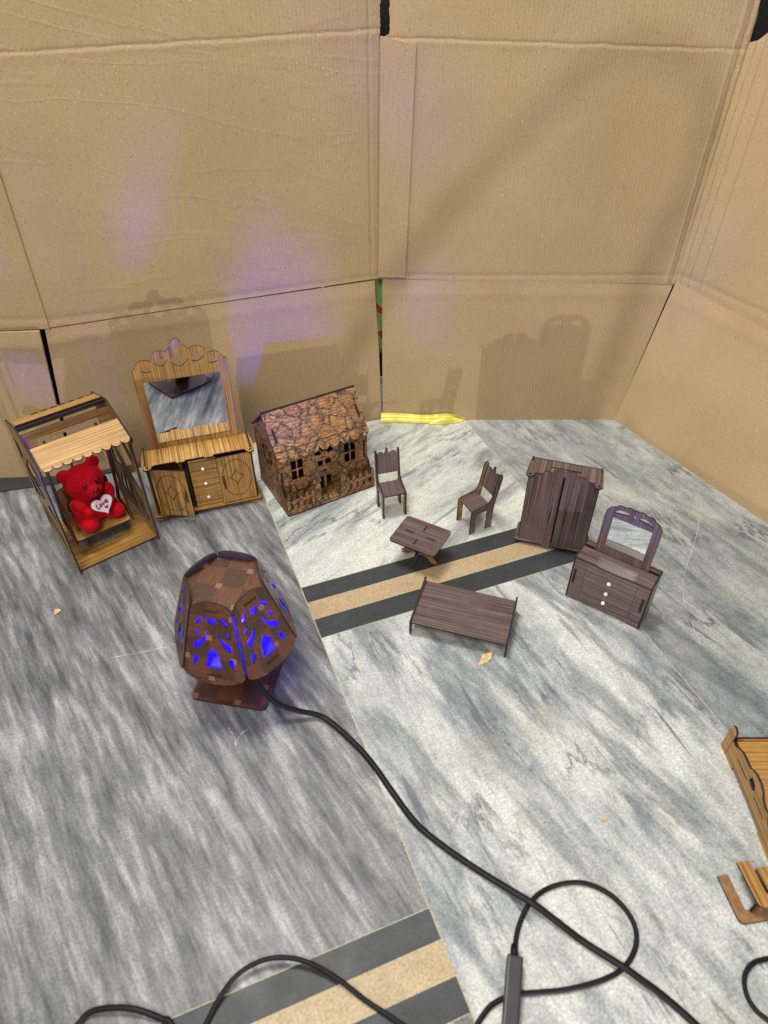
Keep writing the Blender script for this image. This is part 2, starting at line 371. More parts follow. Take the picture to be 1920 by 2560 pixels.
crack([(0.183, 0.267), (0.186, 0.259), (0.180, 0.250), (0.178, 0.241)], 0.0010)
crack([(-0.388, 0.594), (-0.352, 0.603), (-0.318, 0.612), (-0.289, 0.621), (-0.27, 0.623)], 0.0008)
crack([(-0.20, 0.486), (-0.190, 0.472), (-0.187, 0.462)], 0.0009)
crack([(-0.174, 0.485), (-0.184, 0.474), (-0.187, 0.460)], 0.0009)
crack([(0.56, 0.93), (0.52, 0.84), (0.475, 0.76), (0.455, 0.70), (0.452, 0.62)], 0.0006)
me = bpy.data.meshes.new('floor_cracks'); bm.to_mesh(me); bm.free()
tag(link('floor_cracks', me, None, ['crack']), kind='structure')
M['gap_dark'] = plain('dark_gap_backdrop', (0.020, 0.019, 0.018), 0.8, 0.2)  # near-black backdrop added behind the sheets so the gaps between them look dark
rw = PB().plate(rect(0, 0, 2.2, 0.9), o=(-0.12, 1.36, 0), t=0.05, **FRONT)
rw.plate(rect(-1.4, 0, 0.51, 0.9), o=(-0.60, 1.075, 0), ax=(math.cos(R(18.4)), math.sin(R(18.4)), 0), ay=(0, 0, 1), t=0.05)
tag(rw.build('gap_backdrop', None, ['gap_dark'] * 3), kind='structure')
# ------------------------------------------------------------------ cardboard sheets
CB = lambda c: (c, 'mdf', c)
WL = R(18.4)
def wall_pt(o, a, s, back=0.0): return (o[0] + s * math.cos(a) - back * math.sin(a), o[1] + s * math.sin(a) + back * math.cos(a))
M['cb1'] = cardboard('corrugated_cardboard_creased', [('v', 0.650, 0.0025, -0.7, -0.012), ('v', 0.645, 0.005, 0.25, -0.012), ('v', 0.295, 0.006, -0.6, 0), ('u', 0.045, 0.004, 0.6, 0), ('u', 0.584, 0.002, -0.8, 0)], 0.16)
M['cb1b'] = cardboard('corrugated_cardboard_flap', [('v', 0.262, 0.01, 0.5, 0)])
M['cb2'] = cardboard('corrugated_cardboard_pressed', [('v', 0.648, 0.0025, -0.6, 0.028), ('v', 0.643, 0.005, 0.2, 0.028), ('u', 0.505, 0.003, 0.9, -0.012), ('u', 0.514, 0.002, -1.0, -0.012), ('u', 0.520, 0.002, 0.8, -0.012), ('v', 0.297, 0.004, -0.5, 0)])
M['cb3'] = cardboard('corrugated_cardboard_double_crease', [('u', 0.012, 0.002, 1.0, 0), ('u', 0.024, 0.0025, -1.0, 0), ('u', 0.052, 0.002, 0.8, 0), ('v', 0.30, 0.005, -0.5, 0)])
TH_ = 0.004
def jag(p0, p1, n, amp):
    """torn edge from p0 to p1"""
    out = []
    for i in range(n + 1):
        t = i / n; e = 0 if i in (0, n) else random.uniform(-amp, amp)
        out.append((p0[0] + (p1[0] - p0[0]) * t + e, p0[1] + (p1[1] - p0[1]) * t))
    return out
o1 = (-0.5719, 1.0019)
BK = 0.014
up1 = wall_pt(o1, WL, 0, BK)
left = thing('cardboard_sheet', (*up1, 0), 18.4, 'long creased brown cardboard sheet standing behind the swing, vanity and little house', 'cardboard')
FZ = 0.283
ZT = 0.78
main = [(0.043, FZ), (0.603, FZ + 0.008), (0.606, 0.640)] + jag((0.6015, 0.645), (0.603, ZT), 40, 0.0012) + [(0.05, ZT)]
plate('upright_panel', left, CB('cb1'), main, t=TH_, uvo=(0, 0), **FRONT)
L1 = math.hypot(BK, FZ); ay1 = Vector((0, BK, FZ))
plate('bottom_flap', left, CB('cb1b'), [(0.004, 0), (0.5975, 0), (0.5955, 0.13), (0.5895, L1 + 0.0045), (0.30, L1 + 0.002), (0.036, L1 - 0.002)], t=TH_, uvo=(0, 0), o=(0, -BK, 0), ax=(1, 0, 0), ay=ay1)
# hinged far-left wing
tag(left)
a0 = R(2.9 - 18.4)
wing = Vector((math.cos(a0), math.sin(a0), 0))
plate('side_wing', left, CB('cb3'), [(-0.5, 0.272), (0.008, 0.283), (0.012, 0.5), (0.018, ZT), (-0.5, ZT)], t=TH_, uvo=(0.3, 0), o=Vector((0.036, -0.0015, 0)), ax=wing, ay=(0, 0, 1))
plate('side_flap', left, CB('cb1b'), [(-0.5, 0.0), (0.000, 0.0), (0.030, 0.284), (-0.5, 0.276)], t=TH_, uvo=(1, 0), o=Vector((0.0, -BK, 0.002)), ax=wing, ay=Vector((0, 0.03, 1)))
o2 = (-0.0033, 1.187)
right = thing('cardboard_sheet', (o2[0], o2[1] + BK, 0), 0.2, 'smooth brown cardboard sheet with a wide overlapping edge strip, standing behind the chairs and wardrobe', 'cardboard')
main = [(-0.004, FZ + 0.008), (0.5235, FZ - 0.003), (0.5315, 0.638)] + jag((0.531, 0.66), (0.528, ZT), 20, 0.001) + jag((0.011, ZT), (0.011, 0.652), 40, 0.0012) + [(0.003, 0.648)]
plate('upright_panel', right, CB('cb2'), main, t=TH_, uvo=(0, 0), **FRONT)
plate('overlap_strip', right, CB('cb1b'), [(-0.007, FZ + 0.012), (0.041, FZ + 0.011), (0.050, 0.640), (-0.002, 0.650)], t=0.0034, uvo=(0, 0), o=(0, -0.0036, 0), **FRONT)
ay2 = Vector((0, BK, FZ))
plate('bottom_flap', right, CB('cb1b'), [(0.001, 0), (0.4735, 0), (0.5005, 0.16), (0.5205, L1 - 0.004), (0.25, L1 + 0.003), (0.0005, L1 + 0.007), (0.0, 0.12)], t=TH_, uvo=(2, 0), o=(0, -BK, 0), ax=(1, 0, 0), ay=ay2)
b0 = R(-60.1)
wg = Vector((math.cos(b0), math.sin(b0), 0))
plate('side_wing', right, CB('cb3'), [(-0.001, 0.285), (0.45, 0.265), (0.45, 0.70), (0.052, 0.652), (0.030, 0.662), (0.012, 0.646), (-0.001, 0.642)], t=TH_, uvo=(0, 0), o=Vector((0.524 - 0.022 * 0.285, -0.001, 0)), ax=wg, ay=(0.022, 0, 1))
ayf = (Vector((0.524, -0.001, 0.285)) - Vector((0.4715, -BK, 0)))
nrm = Vector((math.sin(-b0), math.cos(b0), 0)).normalized()
ayn = Vector((nrm.x * 0.0503, nrm.y * 0.0503, 0.285))
lf = math.hypot(0.285, 0.0503)
plate('side_flap', right, CB('cb1b'), [(0.0, 0), (0.47, 0), (0.47, lf - 0.020), (0.014, lf)], t=TH_, uvo=(4, 0), o=Vector((0.4735, -BK, 0)), ax=wg, ay=ayn)
# green cloth seen through the slot between the sheets
g = G('green_cloth_red_print'); nn = g.noise(g.coord((30, 18, 1), rot=0.6), 1, 2, 0.4, 0.6)
M['cloth'] = g.out(g.ramp(nn, [(0.50, (0.34, 0.58, 0.17)), (0.53, (0.6, 0.75, 0.4)), (0.56, (0.55, 0.06, 0.04))]), 0.85)
bm = bmesh.new(); uvl = bm.loops.layers.uv.new('UVMap'); vs = {}
for i in range(25):
    for k in range(13): vs[i, k] = bm.verts.new((-0.07 + i * 0.006, 0.005 * math.sin(i * 1.1 + k * 0.15), 0.13 + k * 0.018))
for i in range(24):
    for k in range(12):
        f = bm.faces.new([vs[i, k], vs[i + 1, k], vs[i + 1, k + 1], vs[i, k + 1]]); f.smooth = True
        for l in f.loops: l[uvl].uv = (l.vert.co.x, l.vert.co.z)
me = bpy.data.meshes.new('printed_cloth'); bm.to_mesh(me); bm.free()
o = link('printed_cloth', me, None, ['cloth']); o.location = (0.0, 1.225, 0)
sm = o.modifiers.new('thickness', 'SOLIDIFY'); sm.thickness = 0.001
tag(o, 'green cloth with red print glimpsed in the slot between the two cardboard sheets', 'cloth')
# ------------------------------------------------------------------ swing
sw = thing('toy_swing', (-0.4770, 0.7550, 0), 38, 'honey coloured wooden toy swing with scalloped canopy holding the red bear', 'toy swing')
WX = 0.133
EY, EZ, AY, AZ, BY, BZ = -0.010, 0.2115, 0.070, 0.237, 0.150, 0.2115
outer = [(0.0, 0.0), (0.010, 0.0), (0.030, 0.010), (0.115, 0.010), (0.133, 0.0), (0.143, 0.0), (0.143, 0.04), (0.138, 0.075), (0.144, 0.105), (0.144, 0.19), (BY, BZ - 0.008), (BY, BZ), (AY, AZ), (EY, EZ), (EY, EZ - 0.008), (0.004, 0.19), (0.004, 0.06), (0.0, 0.03)]
def para(y0, z0, y1, z1, wd): return [(y0, z0), (y0 + wd, z0), (y1 + wd, z1), (y1, z1)]
sh = [[(0.016, 0.192), (0.062, 0.192), (0.016, 0.150)], [(0.082, 0.192), (0.130, 0.192), (0.130, 0.150)],
      [(0.072, 0.186), (0.120, 0.142), (0.072, 0.108), (0.024, 0.142)],
      [(0.014, 0.136), (0.058, 0.102), (0.014, 0.084)], [(0.130, 0.136), (0.086, 0.102), (0.130, 0.084)]]
for cx, sg in ((0.045, 1), (0.099, -1)):
    sh.append(smooth_closed([(cx - 0.020 * sg, 0.020), (cx - 0.026 * sg, 0.045), (cx - 0.012 * sg, 0.074), (cx - 0.010 * sg, 0.045)], 3))
    sh.append(smooth_closed([(cx - 0.002 * sg, 0.020), (cx - 0.006 * sg, 0.05), (cx + 0.012 * sg, 0.088), (cx + 0.008 * sg, 0.05)], 3))
sh.append(smooth_closed([(0.072, 0.020), (0.065, 0.05), (0.072, 0.085), (0.079, 0.05)], 3))
for x in (0.0025, WX): plate('side_panel', sw, OAK if x > .1 else ('oak', 'oak', 'burnt'), outer, sh, o=(x, 0, 0), t=0.0025, **SIDE)
base_cut = smooth_closed([(0.020, 0.078), (0.022, 0.058), (0.036, 0.047), (0.046, 0.053), (0.057, 0.044), (0.070, 0.043), (0.084, 0.052), (0.095, 0.047), (0.105, 0.052), (0.111, 0.068), (0.110, 0.095), (0.095, 0.104), (0.067, 0.110), (0.036, 0.104), (0.022, 0.095)], 4)
plate('base_board', sw, OAK, rect(0.0027, 0.006, WX - 0.0027, 0.142), [base_cut], o=(0, 0, 0.0035), t=0.0025, **TOP)
def slope_plate(name, par, mats, pts, p0, p1, t=0.0022, x0=0.0, **kw):
    """plate on a roof plane: local v runs from p0=(y,z) to p1=(y,z)"""
    d = Vector((0, p1[0] - p0[0], p1[1] - p0[1])).normalized()
    return plate(name, par, mats, pts, o=(x0, p0[0], p0[1]), ax=(1, 0, 0), ay=d, t=t, **kw)
fl_ = math.hypot(0.038, 0.011)
fr = scallops(0.004, WX - 0.0035, 0.0, 9, 0.0080) + [(WX - 0.0035, fl_), (0.004, fl_)]
slope_plate('front_canopy', sw, OAK, fr, (EY, EZ + 0.0025), (AY, AZ + 0.0025))
fr = scallops(0.004, WX - 0.0035, 0.0, 9, 0.0085) + [(WX - 0.0035, 0.040), (0.004, 0.040)]
d_ = Vector((0, AY - 0.118, AZ - (AZ - (0.118 - AY) * 0.32))).normalized()
pbk = PB(); pts = [(WX - x, y) for x, y in fr]
pbk.plate(pts, o=(0, 0.118, AZ + 0.002 - 0.048 * 0.32), ax=(-1, 0, 0), ay=(0, -0.95, 0.31), t=0.0022, uvo=(0, 0))
for v in pbk.bm.verts: v.co.x += WX
pbk.build('rear_canopy', sw, OAK)
for y, z in ((AY + 0.001, AZ - 0.006), (AY + 0.009, AZ - 0.006)):
    plate('ridge_bar', sw, ('burnt', 'oak', 'burnt'), rect(0.0027, 0, WX - 0.0027, 0.006), o=(0, y, z), t=0.0025, **FRONT)
hb = [(0.0027, 0.187), (0.021, 0.187), (0.021, 0.218), (0.040, 0.218), (0.040, 0.212), (0.092, 0.212), (0.092, 0.218), (0.112, 0.218), (0.112, 0.187), (WX - 0.0027, 0.187), (WX - 0.0027, 0.230), (0.0027, 0.230)]
plate('hanger_beam', sw, OAK, hb, o=(0, 0.062, 0), t=0.0025, **FRONT)
for x in (0.030, 0.106):
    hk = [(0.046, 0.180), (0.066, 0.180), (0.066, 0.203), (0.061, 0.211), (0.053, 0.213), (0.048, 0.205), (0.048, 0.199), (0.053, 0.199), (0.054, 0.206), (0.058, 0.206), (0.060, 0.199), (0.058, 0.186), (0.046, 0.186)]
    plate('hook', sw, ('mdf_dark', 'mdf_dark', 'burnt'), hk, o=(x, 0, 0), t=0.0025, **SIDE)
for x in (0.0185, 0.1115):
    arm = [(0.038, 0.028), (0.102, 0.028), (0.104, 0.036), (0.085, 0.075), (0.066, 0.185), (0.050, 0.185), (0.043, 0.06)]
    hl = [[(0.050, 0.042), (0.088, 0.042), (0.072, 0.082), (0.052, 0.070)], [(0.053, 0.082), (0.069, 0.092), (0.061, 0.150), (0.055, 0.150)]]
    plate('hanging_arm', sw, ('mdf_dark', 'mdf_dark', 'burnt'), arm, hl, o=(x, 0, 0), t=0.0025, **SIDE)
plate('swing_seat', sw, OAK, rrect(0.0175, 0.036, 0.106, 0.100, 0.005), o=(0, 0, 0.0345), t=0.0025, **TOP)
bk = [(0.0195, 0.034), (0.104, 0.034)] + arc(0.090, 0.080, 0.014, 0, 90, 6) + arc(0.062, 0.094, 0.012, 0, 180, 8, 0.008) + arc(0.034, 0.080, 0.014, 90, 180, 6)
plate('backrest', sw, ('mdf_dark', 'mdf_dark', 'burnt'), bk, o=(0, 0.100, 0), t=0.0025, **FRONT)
# ------------------------------------------------------------------ bear
g = G('red_flock'); n1 = g.noise(g.coord(space='Object'), 900, 3, 0.7); n2 = g.noise(g.coord(space='Object'), 70, 3)
c = g.ramp(n2, [(0.3, (0.30, 0.0015, 0.005)), (0.7, (0.46, 0.003, 0.010))])
M['red'] = g.out(c, 0.95, g.bump(n1, 0.5, 0.0008), 0.1, Sheen_Weight=0.55, Sheen_Roughness=0.4, Sheen_Tint=(1.0, 0.10, 0.12))
M['black_gloss'] = G('glossy_black_bead').out((0.006, 0.006, 0.007), 0.08, None, 0.6)
M['heart'] = plain('silver_white_heart', (0.50, 0.50, 0.52), 0.32, 0.5, 0.05)
M['ink'] = plain('dark_red_ink', (0.27, 0.008, 0.03), 0.5, 0.4, 0.1)
bx_, by_ = 0.064, 0.070
wx = -0.4770 + bx_ * math.cos(R(38)) - by_ * math.sin(R(38)); wy = 0.7550 + bx_ * math.sin(R(38)) + by_ * math.cos(R(38))
bear = thing('plush_bear', (wx, wy, 0.0347), 50, 'small red plush bear seated on the toy swing holding a pale heart', 'toy bear')
bear.rotation_euler[0] = R(-5); bear.scale = (1.06, 1.02, 0.98)
bm = bmesh.new()
def ell(c, r, rot=(0, 0, 0)):
    res = bmesh.ops.create_uvsphere(bm, u_segments=20, v_segments=14, radius=1.0)['verts']
    mt = Matrix.Translation(c) @ (Matrix.Rotation(rot[2], 4, 'Z') @ Matrix.Rotation(rot[1], 4, 'Y') @ Matrix.Rotation(rot[0], 4, 'X')) @ Matrix.Diagonal((*r, 1))
    bmesh.ops.transform(bm, matrix=mt, verts=res)
ell((0, 0.002, 0.034), (0.0285, 0.026, 0.035)); ell((0, -0.003, 0.079), (0.0305, 0.026, 0.0275)); ell((0, 0.0, 0.056), (0.026, 0.022, 0.018))
for s_ in (-1, 1):
    ell((0.0235 * s_, 0.0, 0.100), (0.0115, 0.007, 0.0115))
    ell((0.020 * s_, -0.015, 0.0140), (0.0150, 0.0235, 0.0145), (0, 0, 0.30 * s_)); ell((0.0225 * s_, -0.003, 0.020), (0.013, 0.018, 0.019))
    ell((0.023 * s_, -0.010, 0.044), (0.0115, 0.015, 0.021), (0.45, 0.25 * s_, 0))
    ell((0.017 * s_, -0.021, 0.037), (0.009, 0.011, 0.009))
ell((0, -0.026, 0.071), (0.013, 0.011, 0.010)); ell((0, -0.018, 0.066), (0.018, 0.012, 0.011))
me = bpy.data.meshes.new('body'); bm.to_mesh(me); bm.free()
bd = link('body', me, bear, ['red'])
md = bd.modifiers.new('merge', 'REMESH'); md.mode = 'VOXEL'; md.voxel_size = 0.0014; md.use_smooth_shade = True
md = bd.modifiers.new('soft', 'SMOOTH'); md.iterations = 16; md.factor = 0.6
tx_ = bpy.data.textures.new('nap', 'CLOUDS'); tx_.noise_scale = 0.0035; tx_.noise_depth = 3
md = bd.modifiers.new('nap', 'DISPLACE'); md.texture = tx_; md.strength = 0.0016; md.mid_level = 0.5; md.texture_coords = 'LOCAL'
for s_ in (-1, 1): ball('eye', bear, ['black_gloss'], (0.0098 * s_, -0.0268, 0.0840), 0.0036)
ball('nose', bear, ['black_gloss'], (0, -0.0370, 0.0735), (0.0044, 0.003, 0.0034))
hp = []
for i in range(40):
    t = 2 * PI * i / 40
    hp.append((0.00102 * 16 * math.sin(t) ** 3, 0.00102 * (13 * math.cos(t) - 5 * math.cos(2 * t) - 2 * math.cos(3 * t) - math.cos(4 * t))))
hax = Vector((1, 0, 0.03)).normalized(); hay = Vector((0, 0.35, 1)); hay = (hay - hax * hay.dot(hax)).normalized(); ho = Vector((0.002, -0.0365, 0.0445))
heart = plate('heart', bear, ['heart'] * 3, hp, o=ho, ax=hax, ay=hay, t=0.004)
md = heart.modifiers.new('round', 'BEVEL'); md.width = 0.0008; md.segments = 2; md.limit_method = 'ANGLE'
def stroke(bm, pts, r=0.0010):
    tube_bm(bm, [ho + hax * x + hay * y + hax.cross(hay) * 0.0002 for x, y in pts], r, 6)
bm = bmesh.new(); q = 0.001
def sc2(p): return [(x * q, y * q) for x, y in p]
def sp2(p, n=4): return [(v.x, v.y) for v in spline([(x, y, 0) for x, y in p], n)]
stroke(bm, sp2(sc2([(-9.5, 6.2), (-9.8, 2), (-9.6, -1.8), (-7.5, -2.0), (-5.8, -1.2)])))
stroke(bm, sp2(sc2([(-3.6, 3.2), (-5.0, 1.4), (-4.2, -0.8), (-2.4, -0.6), (-1.8, 1.4), (-3.4, 3.2)])))
stroke(bm, sp2(sc2([(-0.2, 3.6), (1.2, 0.2), (3.4, 4.2)])))
stroke(bm, sp2(sc2([(4.8, 2.0), (8.0, 3.0), (7.2, 5.2), (5.2, 4.2), (5.0, 1.4), (6.8, 0.4), (8.8, 1.6)])))
bmesh.ops.recalc_face_normals(bm, faces=bm.faces)
me = bpy.data.meshes.new('lettering'); bm.to_mesh(me); bm.free(); lt = link('lettering', me, heart, ['ink'])
sh_ = [(x * 0.20 + 0.0030, y * 0.20 - 0.0058) for x, y in hp]
plate('small_heart', heart, ['ink'] * 3, sh_, o=ho + hax.cross(hay) * 0.0004, ax=hax, ay=hay, t=0.0006)
# ------------------------------------------------------------------ big honey vanity
va = thing('toy_vanity', (-0.3866, 0.8804, 0), 18.1, 'tall honey striped toy vanity with crown topped mirror and one door ajar', 'toy vanity')
VW, VD, VH = 0.179, 0.050, 0.1125
T = 0.0025
def apron(W, h=0.007): return [(0, 0), (0.016, 0), (0.020, 0.003), (W - 0.020, 0.003), (W - 0.016, 0), (W, 0), (W, h), (0, h)]
for x in (0.006, VW - 0.0035): plate('side_panel', va, ('oak', 'mdf', 'burnt'), rect(0.004, 0.0, VD, VH + 0.006), o=(x, 0, 0), grain='y', **SIDE)
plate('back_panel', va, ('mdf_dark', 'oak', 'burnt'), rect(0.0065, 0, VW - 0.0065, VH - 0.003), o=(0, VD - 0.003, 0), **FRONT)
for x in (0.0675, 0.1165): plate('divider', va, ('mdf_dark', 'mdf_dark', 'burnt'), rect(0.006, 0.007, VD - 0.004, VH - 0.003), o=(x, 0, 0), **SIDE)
plate('floor_board', va, OAK, rrect(-0.001, -0.004, VW + 0.001, VD - 0.004, 0.005), o=(0, 0, 0.0095), **TOP)
plate('plinth', va, OAK, apron(VW), o=(0, 0.0, 0), **FRONT)
topo = [(0.002, 0.046), (0.0, 0.030), (-0.0015, 0.008)] + arc(0.0065, -0.001, 0.007, 180, 360, 8) + [(0.017, 0.003), (0.052, 0.003), (0.052, -0.0015), (0.066, -0.0015), (0.066, 0.002), (0.098, 0.002), (0.098, -0.0015), (0.112, -0.0015), (0.112, 0.003), (VW - 0.017, 0.003)] + arc(VW - 0.0065, -0.001, 0.007, 180, 360, 8) + [(VW + 0.0015, 0.008), (VW, 0.030), (VW - 0.002, 0.046)]
plate('top_board', va, OAK, topo, [circ(0.0065, -0.001, 0.0022, 12), circ(VW - 0.0065, -0.001, 0.0022, 12)], o=(0, 0, VH + 0.0015), grain='y', **TOP)
def star4(cx, cy, rx, ry):
    out = []
    for k in range(4):
        a0, a1 = k * 90, k * 90 + 90
        p = (cx + rx * math.cos(R(a0)), cy + ry * math.sin(R(a0))); q_ = (cx + rx * math.cos(R(a1)), cy + ry * math.sin(R(a1)))
        m_ = (cx + 0.22 * rx * (math.cos(R(a0)) + math.cos(R(a1))), cy + 0.22 * ry * (math.sin(R(a0)) + math.sin(R(a1))))
        for i in range(5):
            t = i / 5; out.append(((1 - t) ** 2 * p[0] + 2 * t * (1 - t) * m_[0] + t * t * q_[0], (1 - t) ** 2 * p[1] + 2 * t * (1 - t) * m_[1] + t * t * q_[1]))
    return out
def door(par, hx, hy, wd, z0, z1, ang, mats, left=True, pts=None, grain='y'):
    """door hinged at (hx,hy); ang opens towards the viewer"""
    s_ = 1 if left else -1
    e = bpy.data.objects.new('door', None)
    a = R(-ang if left else ang)
    dirx = Vector((math.cos(a), math.sin(a), 0))
    o_ = Vector((hx, hy, 0)) if left else Vector((hx, hy, 0)) - dirx * wd
    d = plate('door', par, mats, pts or rect(0, z0, wd, z1), o=o_, ax=dirx, ay=(0, 0, 1), grain=grain)
    bpy.data.objects.remove(e)
    return d, o_, dirx
for left_, hx, ang in ((True, 0.0085, 21), (False, VW - 0.0065, 2)):
    wd = 0.0575
    d, o_, dx_ = door(va, hx, 0.001, wd, 0.0115, 0.107, ang, OAK, left_)
    z_ = (0, 0, 1)
    ribbon_line('engraved_circle', d, ['engrave'], circ(wd / 2, 0.060, 0.024, 40, 0.038), 0.0011, o_, dx_, z_, close=True)
    ribbon_line('engraved_star', d, ['engrave'], star4(wd / 2, 0.062, 0.0125, 0.018), 0.0013, o_, dx_, z_, close=True)
    hx2 = wd - 0.006 if left_ else 0.006
    nrm_ = dx_.cross(Vector((0, 0, 1)))
    hp_ = [(0, 0.042), (0.0045, 0.045), (0.006, 0.052), (0.006, 0.060), (0.0045, 0.066), (0, 0.069), (0, 0.064), (0.0025, 0.061), (0.0025, 0.050), (0, 0.047)]
    plate('handle', d, ('mdf_dark', 'mdf_dark', 'burnt'), hp_, o=o_ + dx_ * hx2, ax=nrm_, ay=z_, t=0.002)
dr = plate('drawer_front', va, OAK, rect(0.070, 0.0115, 0.1145, 0.108), o=(0, 0.004, 0), **FRONT)
for z in (0.0445, 0.0755): ribbon_line('drawer_line', dr, ['engrave'], [(0.071, z), (0.1135, z)], 0.0009, (0, 0.004, 0), (1, 0, 0), (0, 0, 1))
for z0, z1 in ((0.016, 0.041), (0.049, 0.072), (0.080, 0.104)):
    ribbon_line('drawer_border', dr, ['engrave'], [(0.076, z0), (0.108, z0), (0.108, z1), (0.076, z1)], 0.0005, (0, 0.004, 0), (1, 0, 0), (0, 0, 1), close=True)
for z in (0.0295, 0.0590, 0.0895): ball('knob', dr, ['pearl'], (0.0915, 0.0015, z), 0.0030)
mf = [(0.0176, VH), (0.1625, VH), (0.1640, 0.245), (0.1642, 0.2563), (0.1615, 0.2605), (0.1572, 0.2621), (0.1561, 0.2655), (0.1527, 0.2707), (0.1463, 0.2744), (0.1394, 0.2741), (0.1348, 0.2714),
      (0.1335, 0.2763), (0.1299, 0.2830), (0.1224, 0.2872), (0.1141, 0.2866), (0.1089, 0.2838), (0.1051, 0.2887), (0.0989, 0.2919), (0.0994, 0.2956), (0.0966, 0.3006), (0.0913, 0.3041), (0.0865, 0.3012), (0.0826, 0.2969),
      (0.0824, 0.2920), (0.0782, 0.2886), (0.0746, 0.2839), (0.0699, 0.2870), (0.0622, 0.2880), (0.0556, 0.2849), (0.0514, 0.2780), (0.0504, 0.2713), (0.0459, 0.2741), (0.0384, 0.2757), (0.0314, 0.2739), (0.0262, 0.2679), (0.0249, 0.2643), (0.0215, 0.2626), (0.0185, 0.2600), (0.0180, 0.245)]
glass = rect(0.0318, 0.1240, 0.1490, 0.2380)
hl = [glass] + [smooth_closed(h, 3) for h in (
    [(0.0322, 0.2580), (0.0346, 0.2618), (0.0417, 0.2662), (0.0463, 0.2604), (0.0470, 0.2562), (0.0393, 0.2550)],
    [(0.0535, 0.2692), (0.0561, 0.2719), (0.0627, 0.2748), (0.0710, 0.2727), (0.0725, 0.2680), (0.0663, 0.2628), (0.0584, 0.2640)],
    [(0.0905, 0.2880), (0.0925, 0.2780), (0.0979, 0.2723), (0.1032, 0.2675), (0.0986, 0.2613), (0.0911, 0.2572), (0.0830, 0.2620), (0.0785, 0.2684), (0.0840, 0.2739), (0.0885, 0.2780)],
    [(0.1110, 0.2700), (0.1187, 0.2742), (0.1285, 0.2694), (0.1254, 0.2650), (0.1179, 0.2619), (0.1101, 0.2645)],
    [(0.1343, 0.2559), (0.1355, 0.2635), (0.1408, 0.2657), (0.1443, 0.2620), (0.1493, 0.2590), (0.1447, 0.2556)])]
fr_ = plate('mirror_frame', va, OAK, mf, hl, o=(0, VD - 0.004, 0), grain='y', **FRONT)
plate('mirror_glass', fr_, ('mirror', 'mdf', 'burnt'), rect(0.031, 0.1232, 0.150, 0.2388), o=(0, VD - 0.0030, 0), t=0.0012, **FRONT)
plate('backing_board', va, ('mdf', 'mdf', 'burnt'), rect(0.024, 0.100, 0.158, 0.243), o=(0, VD - 0.0010, 0), t=0.0022, **FRONT)
# ------------------------------------------------------------------ dark house
ho_ = thing('toy_house', (-0.1635, 0.8903, 0), 30, 'dark crackled wooden toy house with scalloped roof and picket fence', 'toy house')
HW, HD, HY = 0.170, 0.128, 0.027
plate('base_board', ho_, CRK, rrect(0, 0, HW, HD, 0.003, 3), o=(0, 0, 0.003), t=0.003, **TOP)
def panes(x0, z0, x1, z1, g_=0.0028):
    mx, mz = (x0 + x1) / 2, (z0 + z1) / 2
    return [rect(x0, z0, mx - g_ / 2, mz - g_ / 2), rect(mx + g_ / 2, z0, x1, mz - g_ / 2), rect(x0, mz + g_ / 2, mx - g_ / 2, z1), rect(mx + g_ / 2, mz + g_ / 2, x1, z1)]
hs = panes(0.0238, 0.0530, 0.0455, 0.0925) + panes(0.1245, 0.0530, 0.1462, 0.0925)
hs += [rect(0.0725, 0.0635, 0.0825, 0.0745), rect(0.0872, 0.0640, 0.0972, 0.0745), rect(0.0735, 0.0140, 0.0830, 0.0400), rect(0.0875, 0.0140, 0.0970, 0.0400)]
hs += [[(0.0850 + r_ * math.cos(R(90 + 36 * k)), 0.0520 + r_ * math.sin(R(90 + 36 * k))) for k, r_ in enumerate([0.0048, 0.002] * 5)]]
for a0, a1 in ((14, 52), (62, 84), (96, 118), (128, 166)):
    hs.append([(0.086, 0.0865)] and arc(0.086, 0.0845, 0.0185, a0, a1, 6) + arc(0.086, 0.0845, 0.0075, a1, a0, 3))
hs += [rect(0.0035, 0.030, 0.0075, 0.078), rect(HW - 0.0085, 0.052, HW - 0.0045, 0.085)]
hs = hs[:-2]
fw_ = plate('front_wall', ho_, CRK, rect(0.0, 0.003, HW, 0.118), hs, o=(0, HY, 0), grain='y', **FRONT)
for x0, z0, z1 in ((0.0035, 0.032, 0.076), (HW - 0.0085, 0.050, 0.088)):
    plate('joint_slot', fw_, ['burnt'] * 3, rect(x0, z0, x0 + 0.0042, z1), o=(0, HY - 0.0004, 0), t=0.0004, **FRONT)
ribbon_line('crescent', fw_, ['mdf_dark'], circ(0.0850, 0.0525, 0.0125, 30, 0.010), 0.0030, (0, HY, 0), (1, 0, 0), (0, 0, 1), close=True)
RY, RZ, YB = 0.0725, 0.166, 0.120
for x in (0.0028, HW - 0.0003):
    gab = [(HY + 0.0026, 0.003), (YB - 0.0002, 0.003), (YB - 0.0002, 0.116), (RY, RZ - 0.003), (HY + 0.0026, 0.116)]
    hh = [arc(RY, 0.088, 0.021, 60 * k + 7, 60 * k + 53, 5) + arc(RY, 0.088, 0.010, 60 * k + 48, 60 * k + 12, 3) for k in range(6)]
    plate('gable_wall', ho_, ('mdf_dark', 'crackle', 'burnt') if x < 0.1 else CRK, gab, hh, o=(x, 0, 0), **SIDE)
plate('back_wall', ho_, ('mdf_dark', 'crackle', 'burnt'), rect(0.0, 0.003, HW, 0.116), o=(0, YB, 0), **FRONT)
e0, r0 = (0.0215, 0.1100), (RY, RZ + 0.0025)
SL = math.hypot(r0[0] - e0[0], r0[1] - e0[1])
rp = scallops(-0.001, HW + 0.001, 0.002, 9, 0.0105) + [(HW + 0.001, SL), (-0.001, SL)]
rf = slope_plate('front_roof', ho_, CRK, rp, e0, r0, 0.0034, grain='y')
